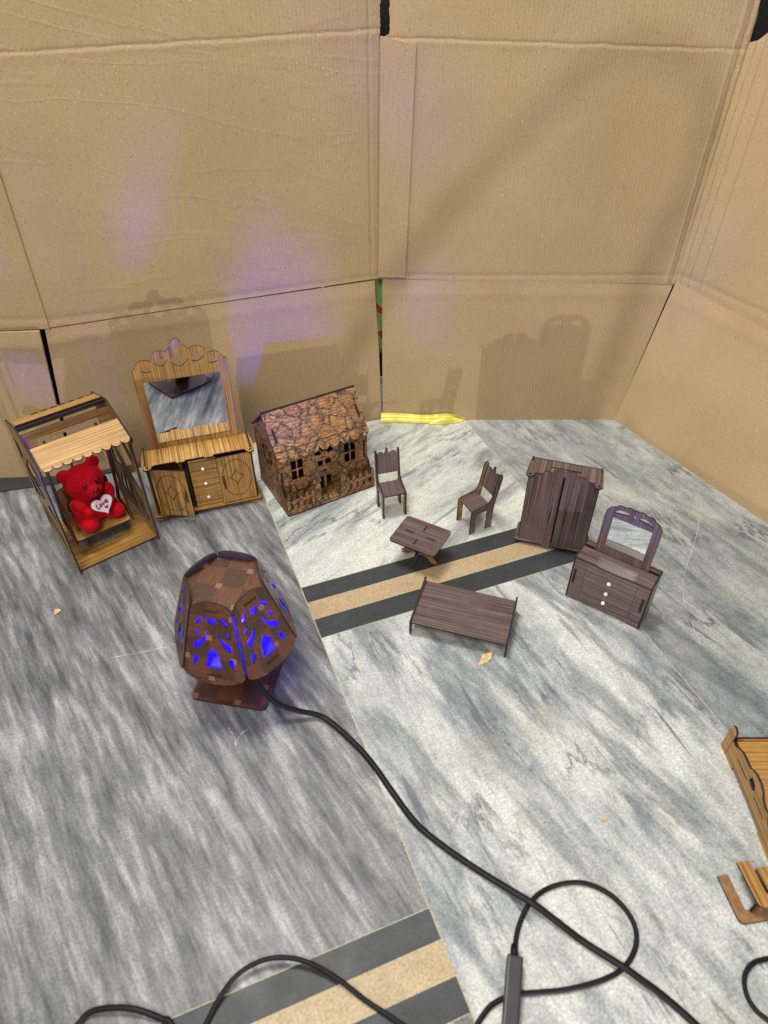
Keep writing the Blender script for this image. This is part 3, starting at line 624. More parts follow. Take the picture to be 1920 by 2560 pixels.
dv = Vector((0, r0[0] - e0[0], r0[1] - e0[1])).normalized()
for x0 in (0.006, HW - 0.010): plate('joint_slot', rf, ['burnt'] * 3, rect(x0, 0.026, x0 + 0.0045, 0.050), o=Vector((0, *e0)) + Vector((1, 0, 0)).cross(dv) * 0.0004, ax=(1, 0, 0), ay=dv, t=0.0004)
M['scroll'] = stripe_wood('scroll_print', (0.10, 0.04, 0.02), (0.20, 0.09, 0.045), (0.33, 0.18, 0.10), 300, 0.45)
spi = [(0.139 + (0.0145 - 0.00035 * i) * math.cos(R(-20 + 24 * i)), 0.045 + (0.0145 - 0.00035 * i) * math.sin(R(-20 + 24 * i))) for i in range(30)]
big = arc(0.052, 0.052, 0.046, 175, 340, 20, 0.030) + arc(0.088, 0.060, 0.010, -20, 90, 6, 0.018)
for pp, wd in ((spi, 0.0016), (big, 0.0022), ([(0.150, 0.062), (0.160, 0.045), (0.164, 0.030), (0.160, 0.020)], 0.002)):
    pp = [p for p in pp if p[1] < SL - 0.002]
    ribbon_line('scroll_ornament', rf, ['scroll'], pp, wd, Vector((0, *e0)), (1, 0, 0), dv, 0.0003)
for pp in (arc(0.112, 0.062, 0.040, -50, 60, 14, 0.045), arc(0.020, 0.050, 0.012, 90, 200, 8, 0.045) + [(0.012, 0.03), (0.022, 0.018)]):
    ribbon_line('scroll_ornament', fw_, ['scroll'], [p for p in pp if 0.004 < p[1] < 0.108], 0.002, (0, HY, 0), (1, 0, 0), (0, 0, 1), 0.0003)
b1 = (0.1290, 0.1190)
dvb = Vector((0, RY + 0.002 - b1[0], RZ + 0.003 - b1[1])); SLB = dvb.length
plate('rear_roof', ho_, CRK, rect(-0.170 - 0.001, 0.0, 0.001, SLB), o=(0, b1[0], b1[1]), ax=(-1, 0, 0), ay=dvb, t=0.0025)
plate('ridge_strip', ho_, ['burnt'] * 3, rect(-0.001, 0, HW + 0.001, 0.003), o=(0, RY + 0.0005, RZ + 0.0015), t=0.003, **FRONT)
def fence(x0, x1, n, post_left):
    h = 0.031; pts = [(x0, 0.003), (x1, 0.003)]; ww = (x1 - x0) / (2 * n - 1); top = []
    for k in range(n):
        a = x0 + 2 * k * ww; b = a + ww; top += [(a, h), (a, 0.037), ((a + b) / 2, 0.042), (b, 0.037), (b, h)]
    return pts + top[::-1], [rect(x0 + (2 * k + 1) * ww + 0.0005, 0.012, x0 + (2 * k + 2) * ww - 0.0005, 0.024) for k in range(n - 1)]
for x0, x1, px in ((0.0005, 0.052, 0.0585), (0.113, HW - 0.0005, 0.1075)):
    p_, h_ = fence(x0, x1, 5, True)
    f_ = plate('fence', ho_, CRK, p_, h_, o=(0, 0.0015, 0), t=0.0025, grain='y', **FRONT)
    post = rect(px - 0.0055, 0.003, px + 0.0055, 0.046)[:2] + [(px + 0.0055, 0.045), (px + 0.0035, 0.048)] + arc(px, 0.056, 0.0078, -50, 230, 12, 0.0068) + [(px - 0.0035, 0.048), (px - 0.0055, 0.045)]
    plate('gate_post', f_, CRK, post, o=(0, 0.0010, 0), t=0.0025, grain='y', **FRONT)
for x in (0.0028, HW - 0.0003): plate('fence_side', ho_, CRK, [(0.004, 0.003), (HY - 0.0005, 0.003), (HY - 0.0005, 0.05), (0.020, 0.046), (0.016, 0.034), (0.004, 0.034)], o=(x, 0, 0), **SIDE)
plate('path', ho_, CRK, [(0.067, 0.004), (0.099, 0.004), (0.095, HY - 0.001), (0.073, HY - 0.001)], o=(0, 0, 0.0048), t=0.0018, **TOP)
# ------------------------------------------------------------------ chairs
def chair(loc, rz, label):
    c_ = thing('toy_chair', (*loc, 0), rz, label, 'toy chair', 'striped toy chairs by the table')
    W = 0.0415
    side = [(0, 0), (0.009, 0), (0.0095, 0.036), (0.0125, 0.041), (0.030, 0.041), (0.032, 0.036), (0.0315, 0), (0.0425, 0), (0.0435, 0.040), (0.0465, 0.060), (0.0545, 0.098)] + arc(0.0500, 0.1040, 0.0045, -10, 170, 8) + [(0.0400, 0.070), (0.0370, 0.060), (0.0315, 0.0545), (0.006, 0.0510), (0.0012, 0.0485), (0, 0.0455)]
    for k, x in enumerate((0.0025, W)):
        plate('side_frame', c_, ('mdf', 'wenge', 'burnt') if k == 0 else ('wenge', 'mdf', 'burnt'), side, o=(x, 0, 0), t=0.0025, grain='y', **SIDE)
    ayv = Vector((0, 0.034, 0.0035))
    plate('seat', c_, WEN, rrect(0.0027, 0.0, W - 0.0027, 0.0345, 0.002, 3), o=(0, 0.0015, 0.0478), ax=(1, 0, 0), ay=ayv, t=0.0025, grain='y')
    bw = W - 0.0054; x0 = 0.0027
    bp = [(x0, 0.009), (x0 + bw, 0.009), (x0 + bw, 0.0435)] + arc(x0 + bw * 0.80, 0.0435, bw * 0.17, 20, 160, 6, 0.0055) + [(x0 + bw * 0.58, 0.0475), (x0 + bw * 0.55, 0.053)] + arc(x0 + bw * 0.5, 0.0540, 0.0020, 0, 180, 5) + [(x0 + bw * 0.45, 0.053), (x0 + bw * 0.42, 0.0475)] + arc(x0 + bw * 0.20, 0.0435, bw * 0.17, 20, 160, 6, 0.0055) + [(x0, 0.0435)]
    plate('backrest', c_, WEN, bp, o=(0, 0.0405, 0.0555), ax=(1, 0, 0), ay=(0, 0.20, 1), t=0.0025, grain='y')
    plate('stretcher', c_, WEN, rect(0.0027, 0.042, W - 0.0027, 0.0465), o=(0, 0.0300, 0), t=0.002, **FRONT)
    return c_
c1 = chair((-0.0015, 0.8860), 16, 'dark striped toy chair nearest the house with its back to the cardboard')
chair((0.1431 - 0.0415 * math.cos(R(-62)), 0.8468 - 0.0415 * math.sin(R(-62))), -62, 'dark striped toy chair turned sideways, standing close to the wardrobe')
# ------------------------------------------------------------------ table
TC = Vector((0.0570, 0.7925)); ta_ = -29.0
tb = thing('toy_table', (TC.x, TC.y, 0), ta_, 'small striped toy table with four slots in its rounded top', 'toy table')
def rslot(x0, y0, x1, y1): return rect(x0, y0, x1, y1)
tw, td = 0.0395, 0.0325
plate('table_top', tb, WEN, rrect(-tw, -td, tw, td, 0.006, 6), o=(0, 0, 0.0500), t=0.0025, **TOP)
tp = tb.children[0]
slots = [(-0.0260, -0.0015, -0.0120, 0.0015), (0.0120, -0.0015, 0.0260, 0.0015), (-0.0015, -0.0235, 0.0015, -0.0105), (-0.0015, 0.0105, 0.0015, 0.0235)]
for s_ in slots: plate('slot', tp, ['burnt'] * 3, rect(*s_), o=(0, 0, 0.0503), t=0.0003, **TOP)
leg = [(-0.031, 0), (-0.022, 0), (-0.012, 0.010), (0.012, 0.010), (0.022, 0), (0.031, 0), (0.032, 0.006), (0.018, 0.018), (0.008, 0.026), (0.007, 0.034), (0.020, 0.042), (0.026, 0.0474), (-0.026, 0.0474), (-0.020, 0.042), (-0.007, 0.034), (-0.008, 0.026), (-0.018, 0.018), (-0.032, 0.006)]
plate('leg_panel', tb, ('mdf', 'wenge', 'burnt'), leg, o=(0, -0.00125, 0), t=0.0025, **FRONT)
hleg = lambda s_: [(s_ * abs(x), z) for x, z in leg if x * s_ > 0]
for s_ in (-1, 1):
    L_ = [(0.002 * s_, 0.010)] + [(x * s_, z) for x, z in [(0.012, 0.010), (0.020, 0), (0.028, 0), (0.029, 0.006), (0.016, 0.018), (0.008, 0.026), (0.007, 0.034), (0.016, 0.042), (0.022, 0.0474)]] + [(0.002 * s_, 0.0474)]
    plate('leg_panel', tb, WEN, L_, o=(0.00125, 0, 0), t=0.0025, **SIDE)
# ------------------------------------------------------------------ small bed
bd_ = thing('toy_bed', (0.0385, 0.6371, 0), -17.3, 'low dark striped toy bed on the white marble, without bedding', 'toy bed')
BL, BD = 0.138, 0.086
endp = [(0, 0), (0.008, 0), (0.012, 0.016), (0.074, 0.016), (0.078, 0), (0.086, 0), (0.0865, 0.034), (0.084, 0.0365), (0.080, 0.033), (0.043, 0.030), (0.006, 0.028), (0.0, 0.029)]
for x in (0.0, BL): plate('end_panel', bd_, ('wenge', 'mdf', 'burnt') if x else ('wenge', 'wenge', 'burnt'), endp, o=(x, 0, 0), t=0.0025, **SIDE)
plate('bed_board', bd_, WEN, rect(0.0002, 0.001, BL - 0.0027, BD - 0.001), o=(0, 0, 0.0262), t=0.0025, **TOP)
# ------------------------------------------------------------------ wardrobe
wd_ = thing('toy_wardrobe', (0.2180, 0.8350, 0), -17.5, 'tall dark striped toy wardrobe with scalloped double doors slightly open', 'toy wardrobe')
WW, WD, WH = 0.113, 0.042, 0.1430
for x in (0.0055, WW - 0.003): plate('side_panel', wd_, ('wenge', 'wenge', 'burnt'), [(0.003, 0.0), (WD, 0.0), (WD, WH + 0.0014), (WD - 0.012, WH + 0.0014), (WD - 0.012, WH - 0.0016), (0.003, WH - 0.0016)], o=(x, 0, 0), grain='y', **SIDE)
plate('back_panel', wd_, ('mdf_dark', 'wenge', 'burnt'), rect(0.0057, 0, WW - 0.0057, WH), o=(0, WD - 0.003, 0), **FRONT)
plate('floor_board', wd_, WEN, rrect(-0.002, -0.007, WW + 0.002, WD - 0.004, 0.004), [circ(0.006, -0.001, 0.002, 10)], o=(0, 0, 0.0085), **TOP)
tpw = [(0.002, WD - 0.004), (0.0, 0.012)] + arc(0.0055, -0.003, 0.0065, 180, 360, 8) + [(0.016, 0.002), (WW - 0.016, 0.002)] + arc(WW - 0.0055, -0.003, 0.0065, 180, 360, 8) + [(WW, 0.012), (WW - 0.002, WD - 0.004)]
plate('top_board', wd_, WEN, tpw, [circ(0.0055, -0.004, 0.0021, 12), circ(WW - 0.0055, -0.004, 0.0021, 12), rect(0.034, 0.020, 0.080, 0.0225)], o=(0, 0, WH + 0.001), grain='y', **TOP)
def dpts(wd, flip):
    p = [(0, 0.004), (wd, 0.004), (wd, 0.161)] + [(wd - 0.004, 0.1615)] + arc(wd - 0.009, 0.1545, 0.008, 70, 175, 6, 0.007) + arc(wd - 0.0245, 0.1475, 0.0075, 50, 175, 7, 0.0065) + arc(wd - 0.039, 0.1400, 0.0070, 50, 175, 7, 0.006) + [(0, 0.1400)]
    return [(wd - x, z) for x, z in p] if flip else p
for left_, hx, ang in ((True, 0.0045, 9), (False, WW - 0.0045, 7)):
    wd = 0.0510
    d, o_, dx_ = door(wd_, hx, -0.001, wd, 0, 0, ang, WEN, left_, dpts(wd, not left_))
    nrm_ = dx_.cross(Vector((0, 0, 1)))
    hp_ = [(0, 0.058), (0.004, 0.061), (0.0075, 0.064), (0.0075, 0.082), (0.005, 0.088), (0, 0.091)]
    plate('handle', d, ('handle', 'handle', 'burnt'), hp_, o=o_ + dx_ * (wd - 0.009 if left_ else 0.008), ax=nrm_, ay=(0, 0, 1), t=0.0022)
# ------------------------------------------------------------------ small dresser
dr_ = thing('toy_dresser', (0.2782, 0.7103, 0), -35.2, 'dark striped toy dresser with small arched mirror and three pearl knobs', 'toy dresser')
DW, DD, DH = 0.110, 0.040, 0.0850
fp = [(0, 0), (0.014, 0), (0.018, 0.0045), (DW - 0.018, 0.0045), (DW - 0.014, 0), (DW, 0), (DW, DH - 0.0025), (0, DH - 0.0025)]
fr_ = plate('front_panel', dr_, WEN, fp, o=(0, 0, 0), **FRONT)
for x in (0.0, DW + 0.0025): plate('side_panel', dr_, ('wenge', 'wenge', 'burnt'), rect(0.001, 0, DD + 0.002, DH + 0.001), o=(x, 0, 0), **SIDE)
plate('back_panel', dr_, ('mdf', 'wenge', 'burnt'), rect(0.0002, 0, DW - 0.0002, DH + 0.001), o=(0, DD, 0), **FRONT)
for x0 in (0.0015, DW - 0.0068): plate('joint_slot', fr_, ['burnt'] * 3, rect(x0, 0.034, x0 + 0.0042, 0.062), o=(0, -0.0003, 0), t=0.0003, **FRONT)
Z0 = (0, 0, 0)
for x in (0.0175, 0.0925): ribbon_line('engraved_line', fr_, ['engrave'], [(x, 0.016), (x, 0.077)], 0.0006, Z0, (1, 0, 0), (0, 0, 1))
for z in (0.0745, 0.0720, 0.0540, 0.0515, 0.0340, 0.0315, 0.0150): ribbon_line('engraved_line', fr_, ['engrave_pale'], [(0.0178, z), (0.0922, z)], 0.0009, Z0, (1, 0, 0), (0, 0, 1))
for z in (0.0628, 0.0417, 0.0222): ball('knob', fr_, ['pearl'], (0.0545, -0.0022, z), 0.0028)
plate('top_board', dr_, WEN, [(0.0002, 0.0), (0.034, 0.0), (0.034, -0.0012), (0.072, -0.0012), (0.072, 0.0), (DW - 0.0002, 0.0), (DW - 0.0002, 0.0290), (0.0002, 0.0290)], o=(0, 0, DH + 0.0002), **TOP)
plate('rear_board', dr_, WEN, rect(0.0002, 0.0340, DW - 0.0002, 0.0400), o=(0, 0, DH + 0.0002), **TOP)
dm = [(0.0155, DH - 0.015), (0.0950, DH - 0.015), (0.0952, 0.155), (0.0945, 0.162), (0.0895, 0.1695), (0.0830, 0.1730)] + arc(0.0755, 0.1725, 0.0070, 20, 120, 5, 0.0050) + arc(0.0645, 0.1755, 0.0060, 20, 130, 5, 0.004) + [(0.0553, 0.1785)] + arc(0.0465, 0.1755, 0.0060, 50, 160, 5, 0.004) + arc(0.0355, 0.1725, 0.0070, 60, 160, 5, 0.0050) + [(0.0280, 0.1730), (0.0215, 0.1695), (0.0165, 0.162), (0.0158, 0.155)]
lf1 = smooth_closed([(0.0275, 0.1625), (0.0330, 0.1690), (0.0420, 0.1710), (0.0500, 0.1675), (0.0430, 0.1650), (0.0350, 0.1640)], 3)
lf2 = [(0.1107 - x, z) for x, z in lf1]
hrt = [(0.0553, 0.1620), (0.0585, 0.1680), (0.0570, 0.1705), (0.0553, 0.1690), (0.0536, 0.1705), (0.0521, 0.1680)]
mfr = plate('mirror_frame', dr_, WEN, dm, [rect(0.0275, 0.0990, 0.0832, 0.1545), lf1, lf2, hrt], o=(0, 0.0300, 0), grain='y', **FRONT)
plate('mirror_glass', mfr, ('mirror', 'mdf', 'burnt'), rect(0.0270, 0.0985, 0.0837, 0.1550), o=(0, 0.0309, 0), t=0.0010, **FRONT)
# ------------------------------------------------------------------ night lamp
LC = (-0.1905, 0.5665)
lp = thing('night_lamp', (LC[0], LC[1], 0), -10.5, 'brown parquet patterned hexagonal night lamp glowing blue through cut out petals', 'night lamp')
bx0 = (-0.2575, 0.5275)
# base board in lamp's local frame
ca, sa = math.cos(R(10.5)), math.sin(R(10.5))
def tol(x, y): dx, dy = x - LC[0], y - LC[1]; return (dx * ca - dy * sa, dx * sa + dy * ca)
b_ = tol(-0.2570, 0.5275)
plate('base_board', lp, PQ, rrect(b_[0], b_[1], b_[0] + 0.104, b_[1] + 0.098, 0.007), o=(0, 0, 0.0040), t=0.0030, uvo=(0.4, 0.1), **TOP)
for k in range(2):
    st_ = [(-0.018, 0.004), (0.018, 0.004), (0.012, 0.030), (0.012, 0.075), (0.016, 0.098), (-0.016, 0.098), (-0.012, 0.075), (-0.012, 0.030)]
    plate('stem', lp, ('parquet', 'parquet', 'burnt'), st_, t=0.0026, **(dict(o=(0, -0.0013, 0), **FRONT) if k == 0 else dict(o=(0.0013, 0, 0), **SIDE)))
RT, RB, ZT_, ZB = 0.0525, 0.0820, 0.1880, 0.1000
plate('bottom_plate', lp, ('mdf', 'mdf', 'burnt'), [((RB - 0.006) * math.cos(R(60 * k)), (RB - 0.006) * math.sin(R(60 * k))) for k in range(6)], o=(0, 0, ZB + 0.001), **TOP)
plate('top_plate', lp, PQ, [((RT - 0.002) * math.cos(R(60 * k)), (RT - 0.002) * math.sin(R(60 * k))) for k in range(6)], o=(0, 0, ZT_ - 0.004), t=0.0025, uvo=(0.0, 0.0), **TOP)
q = 0.001
def mir(h): return [(-x, y) for x, y in h]
H1 = [(-9.8, 82.0), (-14.5, 79.9), (-18.9, 74.8), (-20.2, 70.0), (-14.8, 73.1), (-10.9, 78.1)]
H2 = [(-5.5, 79.5), (-3.0, 80.8), (0, 79.4), (3.0, 80.8), (5.5, 79.5), (4.5, 75.0), (0, 70.4), (-4.5, 75.0)]
H3 = [(-14.6, 64.0), (-18.5, 61.4), (-21.5, 55.0), (-19.8, 54.5), (-16.8, 58.5)]
H4 = [(-6.7, 63.1), (-9.1, 54.2), (-14.5, 49.0), (-22.8, 43.8), (-23.6, 36.0), (-20.2, 34.8), (-12.8, 42.1), (-7.5, 53.5)]
H5 = [(0.0, 40.2), (2.2, 34.6), (7.8, 29.0), (7.6, 23.0), (9.8, 10.2), (-9.8, 10.2), (-7.6, 23.0), (-7.8, 29.0), (-2.2, 34.6)]
H6 = [(-24.7, 25.2), (-20.2, 25.6), (-19.0, 21.0), (-21.0, 15.9), (-26.0, 10.4)]
HS = [[(x * q, y * q) for x, y in h] for h in (H1, mir(H1), H2, H3, mir(H3), H4, mir(H4), H5, H6, mir(H6))]
M['lamp_inside'] = plain('glow_tinted_board_inside', (0.13, 0.10, 0.20), 0.8, 0.2)  # inner board colour tinted blue to deepen the glow seen through the holes
aT, aB = RT * math.cos(R(30)), RB * math.cos(R(30))
SLt = math.hypot(aB - aT, ZT_ - ZB)
gp = 0.0019
for k in range(6):
    phi = R(-90 + 60 * k); n_ = Vector((math.cos(phi), math.sin(phi), 0)); tx = Vector((-math.sin(phi), math.cos(phi), 0))
    o_ = n_ * aB + Vector((0, 0, ZB)); ay_ = (n_ * aT + Vector((0, 0, ZT_)) - o_)
    hw0, hw1 = RB / 2 - gp, RT / 2 - gp
    bot = [(hw0 * math.sin(R(a)) / math.sin(R(80)), -0.015 * (math.cos(R(a)) - math.cos(R(80))) / (1 - math.cos(R(80)))) for a in range(-80, 81, 16)]
    top = [(hw1 * math.sin(R(a)) / math.sin(R(75)), SLt + 0.0100 * (math.cos(R(a)) - math.cos(R(75))) / (1 - math.cos(R(75)))) for a in range(75, -76, -15)]
    pnl = plate('shade_panel', lp, ('parquet', 'lamp_inside', 'burnt'), bot + top, HS, o=o_, ax=tx, ay=ay_, t=0.0026, uvo=(0.13 * k, 0.07 * k), grain='x' if k % 2 else 'y')
    nn_ = tx.cross(ay_).normalized()
    for z0, z1, hwd in ((0.0885, 0.0915, 0.0090), (-0.0030, 0.0005, 0.0095)):
        plate('joint_slot', pnl, ['burnt'] * 3, rect(-hwd, z0, hwd, z1), o=o_ + nn_ * 0.0003, ax=tx, ay=ay_, t=0.0003)
g = G('blue_led'); g.set(g.b.inputs['Emission Color'], (0.002, 0.001, 1.0, 1)); g.set(g.b.inputs['Emission Strength'], 20.0); M['led'] = g.m
ball('bulb', lp, ['led'], (0.011, 0.011, 0.1005), (0.007, 0.007, 0.004))
ll = bpy.data.lights.new('led_light', 'POINT'); ll.energy = 8.5; ll.color = (0.0015, 0.0004, 1.0); ll.shadow_soft_size = 0.004
lo = bpy.data.objects.new('led_light', ll); COL.objects.link(lo); lo.parent = lp; lo.location = (0.011, 0.011, 0.1065)
def floor_pt(px, py, z): pass
cd1 = [(-0.186, 0.560, 0.090), (-0.172, 0.538, 0.080), (-0.160, 0.514, 0.060), (-0.1375, 0.5005, 0.036), (-0.112, 0.500, 0.018), (-0.0781, 0.4975, 0.0055), (-0.0407, 0.4657, 0.0036), (-0.0140, 0.4345, 0.0036), (0.0113, 0.3965, 0.0036), (0.0376, 0.3605, 0.0036), (0.0679, 0.3345, 0.0036), (0.1066, 0.3073, 0.0040), (0.1400, 0.2850, 0.0075), (0.1571, 0.2742, 0.0085), (0.1750, 0.2610, 0.0070), (0.2035, 0.2400, 0.0040), (0.2377, 0.2160, 0.0085), (0.2500, 0.2070, 0.0080), (0.2702, 0.1936, 0.0040), (0.2940, 0.1708, 0.0036), (0.34, 0.12, 0.0036)]
tube('power_cable', lp, ['cable'], spline([(*tol(p[0], p[1]), p[2]) for p in cd1], 8), 0.0026, 12, 1.45)
# ------------------------------------------------------------------ loose cables
cb = thing('cable', (0.1300, 0.2300, 0), 0, 'thin black cable looping round and back to its in-line switch', 'cable')
off = Vector((0.1300, 0.2300, 0))
def rel(pts, z=0.0026): return [Vector((p[0], p[1], p[2] if len(p) > 2 else z)) - off for p in pts]
c2 = [(0.1300, 0.2285, 0.008), (0.1325, 0.236, 0.005), (0.1379, 0.252), (0.1491, 0.2712), (0.1664, 0.2870), (0.1904, 0.2961), (0.2157, 0.2971), (0.2385, 0.2877), (0.2540, 0.2709), (0.2594, 0.2512), (0.2524, 0.2322), (0.2351, 0.2160), (0.2098, 0.2060), (0.1766, 0.1993), (0.1491, 0.1970), (0.1263, 0.1951), (0.1075, 0.1890), (0.0953, 0.1797), (0.0850, 0.1650), (0.075, 0.13)]
tube('wire', cb, ['cable'], spline(rel(c2), 8), 0.0026, 10)
bm = bmesh.new(); bmesh.ops.create_cube(bm, size=1.0)
bmesh.ops.scale(bm, vec=(0.0155, 0.092, 0.013), verts=bm.verts)
bmesh.ops.bevel(bm, geom=list(bm.edges), offset=0.0022, segments=3, profile=0.6, affect='EDGES')
me = bpy.data.meshes.new('inline_switch'); bm.to_mesh(me); bm.free()
sw2 = link('inline_switch', me, cb, ['switch']); sw2.location = (-0.0100, -0.0500, 0.0115); sw2.rotation_euler = (0, 0, R(-12.5))
tube('strain_relief', cb, ['cable'], [Vector((-0.0005, -0.004, 0.010)), Vector((0.0015, 0.006, 0.0075))], 0.0038, 10)
def cable(pts, label, r=0.0026, z=0.0026):
    o_ = Vector((*pts[0][:2], 0))
    t_ = tube('cable', None, ['cable'], [p - o_ for p in spline([(p[0], p[1], p[2] if len(p) > 2 else z) for p in pts], 8)], r, 10)
    t_.location = o_; return tag(t_, label, 'cable')
cable([(-0.200, 0.08), (-0.183, 0.14), (-0.1686, 0.1710), (-0.1572, 0.1940, 0.006), (-0.1419, 0.2110, 0.010), (-0.1204, 0.2215, 0.012), (-0.0975, 0.2240, 0.012), (-0.0739, 0.2200, 0.010), (-0.0454, 0.2075, 0.006), (-0.0177, 0.1905), (0.0090, 0.1757), (0.0300, 0.163), (0.07, 0.13)], 'black cable arching over the striped stone border at the bottom', 0.0025)
cable([(-0.330, 0.08), (-0.305, 0.145), (-0.2892, 0.1710), (-0.2791, 0.1808, 0.005), (-0.2577, 0.1834, 0.008), (-0.2351, 0.1820, 0.008), (-0.2113, 0.1757, 0.005), (-0.1988, 0.1695), (-0.16, 0.12)], 'short black cable arc peeking in at the bottom left corner', 0.0028)
cable([(0.46, 0.238), (0.41, 0.2305), (0.3862, 0.2261), (0.3688, 0.2220), (0.3566, 0.2120), (0.3517, 0.1984), (0.3542, 0.1852), (0.3647, 0.1741), (0.40, 0.15)], 'black cable curling in from the right edge below the wooden stand', 0.0024)
# unseen arch added below the view to throw a curved shadow on the cardboard
L_ = Vector((0.35, -0.45, 0.075))
arcp = [(-0.02, 1.188, 0.25), (0.056, 1.188, 0.343), (0.129, 1.188, 0.430), (0.196, 1.188, 0.503), (0.258, 1.188, 0.566), (0.311, 1.188, 0.611), (0.368, 1.188, 0.628), (0.416, 1.188, 0.622), (0.456, 1.188, 0.602), (0.486, 1.188, 0.569), (0.502, 1.188, 0.51), (0.495, 1.188, 0.43), (0.470, 1.188, 0.34), (0.43, 1.188, 0.25)]
ap = [L_ + (Vector(p) - L_) * 0.30 for p in arcp]
ap = [Vector((ap[0].x - 0.10, ap[0].y, 0.004)), Vector((ap[0].x - 0.04, ap[0].y, 0.06))] + ap[1:-1] + [Vector((ap[-1].x - 0.005, ap[-1].y, 0.05)), Vector((ap[-1].x, ap[-1].y - 0.02, 0.004))]
cable([tuple(p) for p in ap], 'unseen black arch added below the view to cast a curved shadow on the cardboard', 0.0075)
# ------------------------------------------------------------------ honey bed at the right edge
hb_ = thing('toy_bed', (0.4243, 0.4583, 0), -89.8, 'honey striped toy bed with wavy carved side rail, cut off by the right edge', 'toy bed')
SD = dict(ax=(1, 0, 0), ay=(0, 0, 1))
# local x runs towards the camera, local y towards the right
rail = [(0, 0), (0.030, 0), (0.030, 0.006), (0.107, 0.006), (0.107, 0.0), (0.138, 0.0), (0.138, 0.022), (0.121, 0.024), (0.110, 0.030), (0.104, 0.0385)] + [(0.094, 0.0375), (0.087, 0.040), (0.082, 0.0465), (0.074, 0.050), (0.062, 0.0495), (0.056, 0.0465), (0.051, 0.0420), (0.040, 0.0415), (0.030, 0.0405), (0.022, 0.036), (0.016, 0.0305), (0.008, 0.0305), (0.0, 0.0280)]
rh = [rrect(0.0285, 0.0238, 0.0560, 0.0262, 0.001, 2), rrect(0.0760, 0.0238, 0.1020, 0.0262, 0.001, 2), [(0.058, 0.030), (0.070, 0.0275), (0.073, 0.032), (0.070, 0.038), (0.060, 0.0395)]]
plate('side_rail', hb_, OAK, rail, rh, o=(0, 0, 0), t=0.003, ax=(1, 0, 0), ay=(0, 0, 1))
plate('head_post', hb_, OAK, [(-0.004, 0.0), (0.009, 0.0), (0.009, 0.036)] + arc(0.0025, 0.042, 0.0065, 0, 180, 8), o=(0, -0.0005, 0), t=0.003, ax=(1, 0, 0), ay=(0, 0, 1))
plate('headboard', hb_, OAK, rect(0.0035, 0.0, 0.16, 0.037), o=(0.0105, 0, 0), t=0.003, ax=(0, 1, 0), ay=(0, 0, 1))
plate('footboard', hb_, OAK, rect(0.0035, 0.0, 0.16, 0.022), o=(0.124, 0, 0), t=0.003, ax=(0, 1, 0), ay=(0, 0, 1))
plate('bed_board', hb_, OAK, rect(0.0108, 0.0035, 0.1205, 0.16), o=(0, 0, 0.0330), t=0.003, ax=(1, 0, 0), ay=(0, 1, 0), grain='y')
# ------------------------------------------------------------------ tumbled wooden stand
ws = thing('toy_stand', (0.3752, 0.2575, 0), 8.5, 'small overturned wooden toy stand of U shaped pieces beside the right edge', 'toy stand')
def U(w_, l_, a=0.0115, r_=0.005):
    return rrect(0, 0, w_, l_, r_, 4)[:6] + [(w_, l_)] + [(w_ - a, l_), (w_ - a, a), (a, a), (a, l_), (0, l_)] + arc(r_, r_, r_, 180, 270, 4)
def Upl(x0, y0, w_, l_, a): 
    return [(x0 + 0.005, y0), (x0 + w_ - 0.005, y0), (x0 + w_, y0 + 0.005), (x0 + w_, y0 + l_), (x0 + w_ - a, y0 + l_), (x0 + w_ - a, y0 + a), (x0 + a, y0 + a), (x0 + a, y0 + l_), (x0, y0 + l_), (x0, y0 + 0.005), (x0 + 0.0012, y0 + 0.0015)]
plate('lower_frame', ws, ('mdf', 'oak', 'burnt'), Upl(-0.006, 0.0, 0.056, 0.048, 0.0120), o=(0, 0, 0.0030), t=0.0028, **TOP)
plate('upper_frame', ws, OAK, [(0.017, 0.006), (0.046, 0.006), (0.046, 0.0434), (0.0295, 0.0434), (0.0295, 0.018), (0.026, 0.018), (0.026, 0.0522), (0.012, 0.0522), (0.012, 0.011), (0.0135, 0.0075)], o=(0, 0, 0.0225), t=0.0028, grain='y', **TOP)
plate('cross_piece', ws, ('mdf_dark', 'mdf', 'burnt'), rect(0.0, 0.0032, 0.030, 0.0195), o=(0.010, 0.009, 0), ax=(1, 0, 0), ay=(0, 0, 1), t=0.0028)
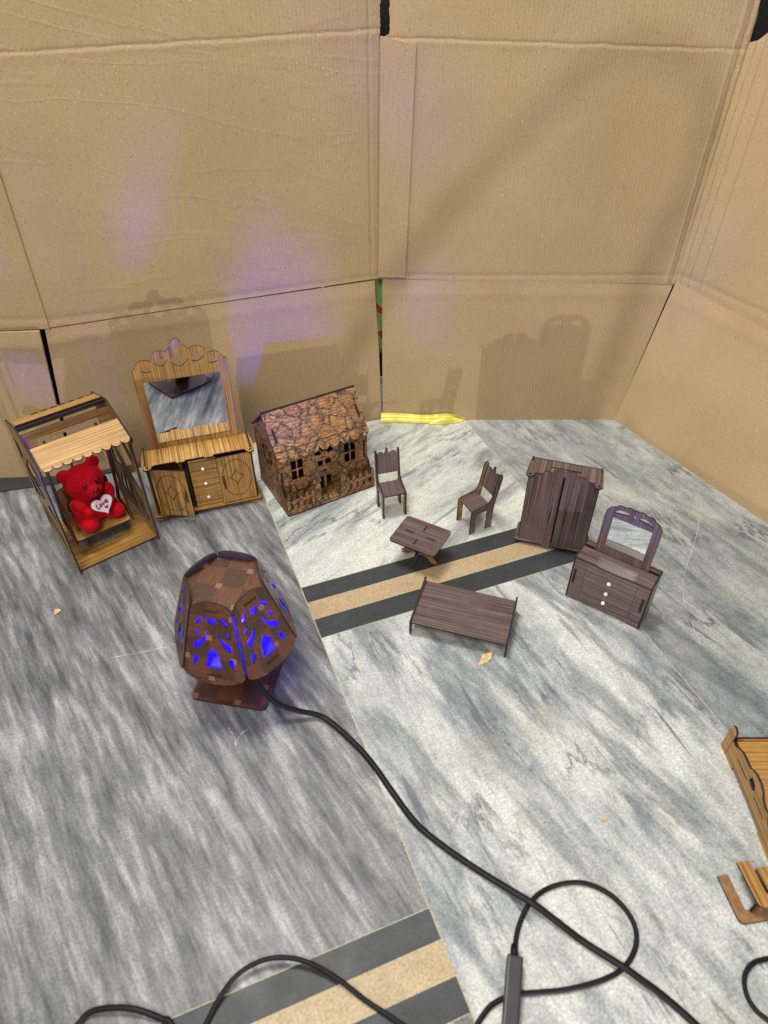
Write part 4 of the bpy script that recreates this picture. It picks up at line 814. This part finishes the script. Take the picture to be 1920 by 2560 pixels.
# ------------------------------------------------------------------ yellow ribbon
g = G('yellow_plastic'); nz_ = g.noise(g.coord(space='Object'), 60, 2)
M['yellow'] = g.out(g.ramp(nz_, [(0.3, (0.66, 0.60, 0.05)), (0.7, (0.80, 0.76, 0.22))]), 0.35, None, 0.5, Subsurface_Weight=0.0)
bm = bmesh.new()
def strip(rows):
    pv = None
    for row in rows:
        q_ = [bm.verts.new(p) for p in row]
        if pv:
            for i in range(len(q_) - 1): bm.faces.new([pv[i], pv[i + 1], q_[i + 1], q_[i]])
        pv = q_
N = 26
rows = []
for i in range(N + 1):
    t = i / N; x = -0.006 + 0.172 * t; wv = 0.0015 * math.sin(t * 9)
    h = 0.0155 * (1 - max(0, (t - 0.78) / 0.22) ** 1.2) + 0.002 * math.sin(t * 7 + 1)
    y0 = 1.1755 + wv + 0.012 * max(0, (t - 0.80) / 0.2)
    rows.append([(x, y0, 0.0012), (x, y0 + 0.001, 0.0012 + h * 0.30), (x, y0 + 0.0045, 0.001 + h * 0.36), (x, y0 + 0.0055, 0.001 + h * 0.62), (x, y0 + 0.0085, 0.001 + h * 0.70), (x, min(y0 + 0.0105, 1.1862), 0.001 + h)])
strip(rows)
rows = []
for i in range(13):
    t = i / 12; x = 0.088 + 0.068 * t; y0 = 1.1688 + 0.010 * t * t; h = 0.010 * math.sin(PI * min(1, t * 0.9 + 0.08)) + 0.001
    rows.append([(x, y0, 0.0010), (x + 0.003, y0 + 0.002, h * 0.8), (x + 0.006, y0 + 0.0055, h * 1.15), (x + 0.008, y0 + 0.0075, h * 0.8)])
strip(rows)
me = bpy.data.meshes.new('yellow_ribbon'); bm.to_mesh(me); bm.free()
rb = link('yellow_ribbon', me, None, ['yellow'])
md = rb.modifiers.new('thickness', 'SOLIDIFY'); md.thickness = 0.0005
tag(rb, 'crumpled bright yellow plastic strip lying along the foot of the cardboard', 'ribbon')
# ------------------------------------------------------------------ debris flakes
M['flake'] = plain('cardboard_flake', (0.52, 0.39, 0.20), 0.8, 0.2, 0.35, 300)
def flake(x, y, rz, l, wdt, label):
    pts = []
    for k in range(16):
        a = 2 * PI * k / 16; rr = 1 + random.uniform(-0.28, 0.28); pts.append((l * rr * math.cos(a), wdt * rr * math.sin(a)))
    f_ = plate('cardboard_flake', None, ['flake'] * 3, pts, o=(0, 0, 0.0018), t=0.0010, **TOP)
    f_.location = (x, y, 0); f_.rotation_euler = (R(4), R(-5), R(rz)); f_.data.transform(Matrix.Translation((0, 0, 0.0006)))
    tag(f_, label, 'paper scrap')
flake(0.1425, 0.5935, 48, 0.0140, 0.0058, 'ragged tan scrap lying in front of the dark toy bed')
flake(-0.4874, 0.679, 70, 0.0055, 0.0042, 'small tan scrap alone on the grey marble at left')
flake(0.2547, 0.3675, 60, 0.0028, 0.0022, 'tiny tan crumb on the white marble in the lower right')
flake(0.0100, 1.1650, 10, 0.0045, 0.0022, 'pale crumb in front of the yellow strip')
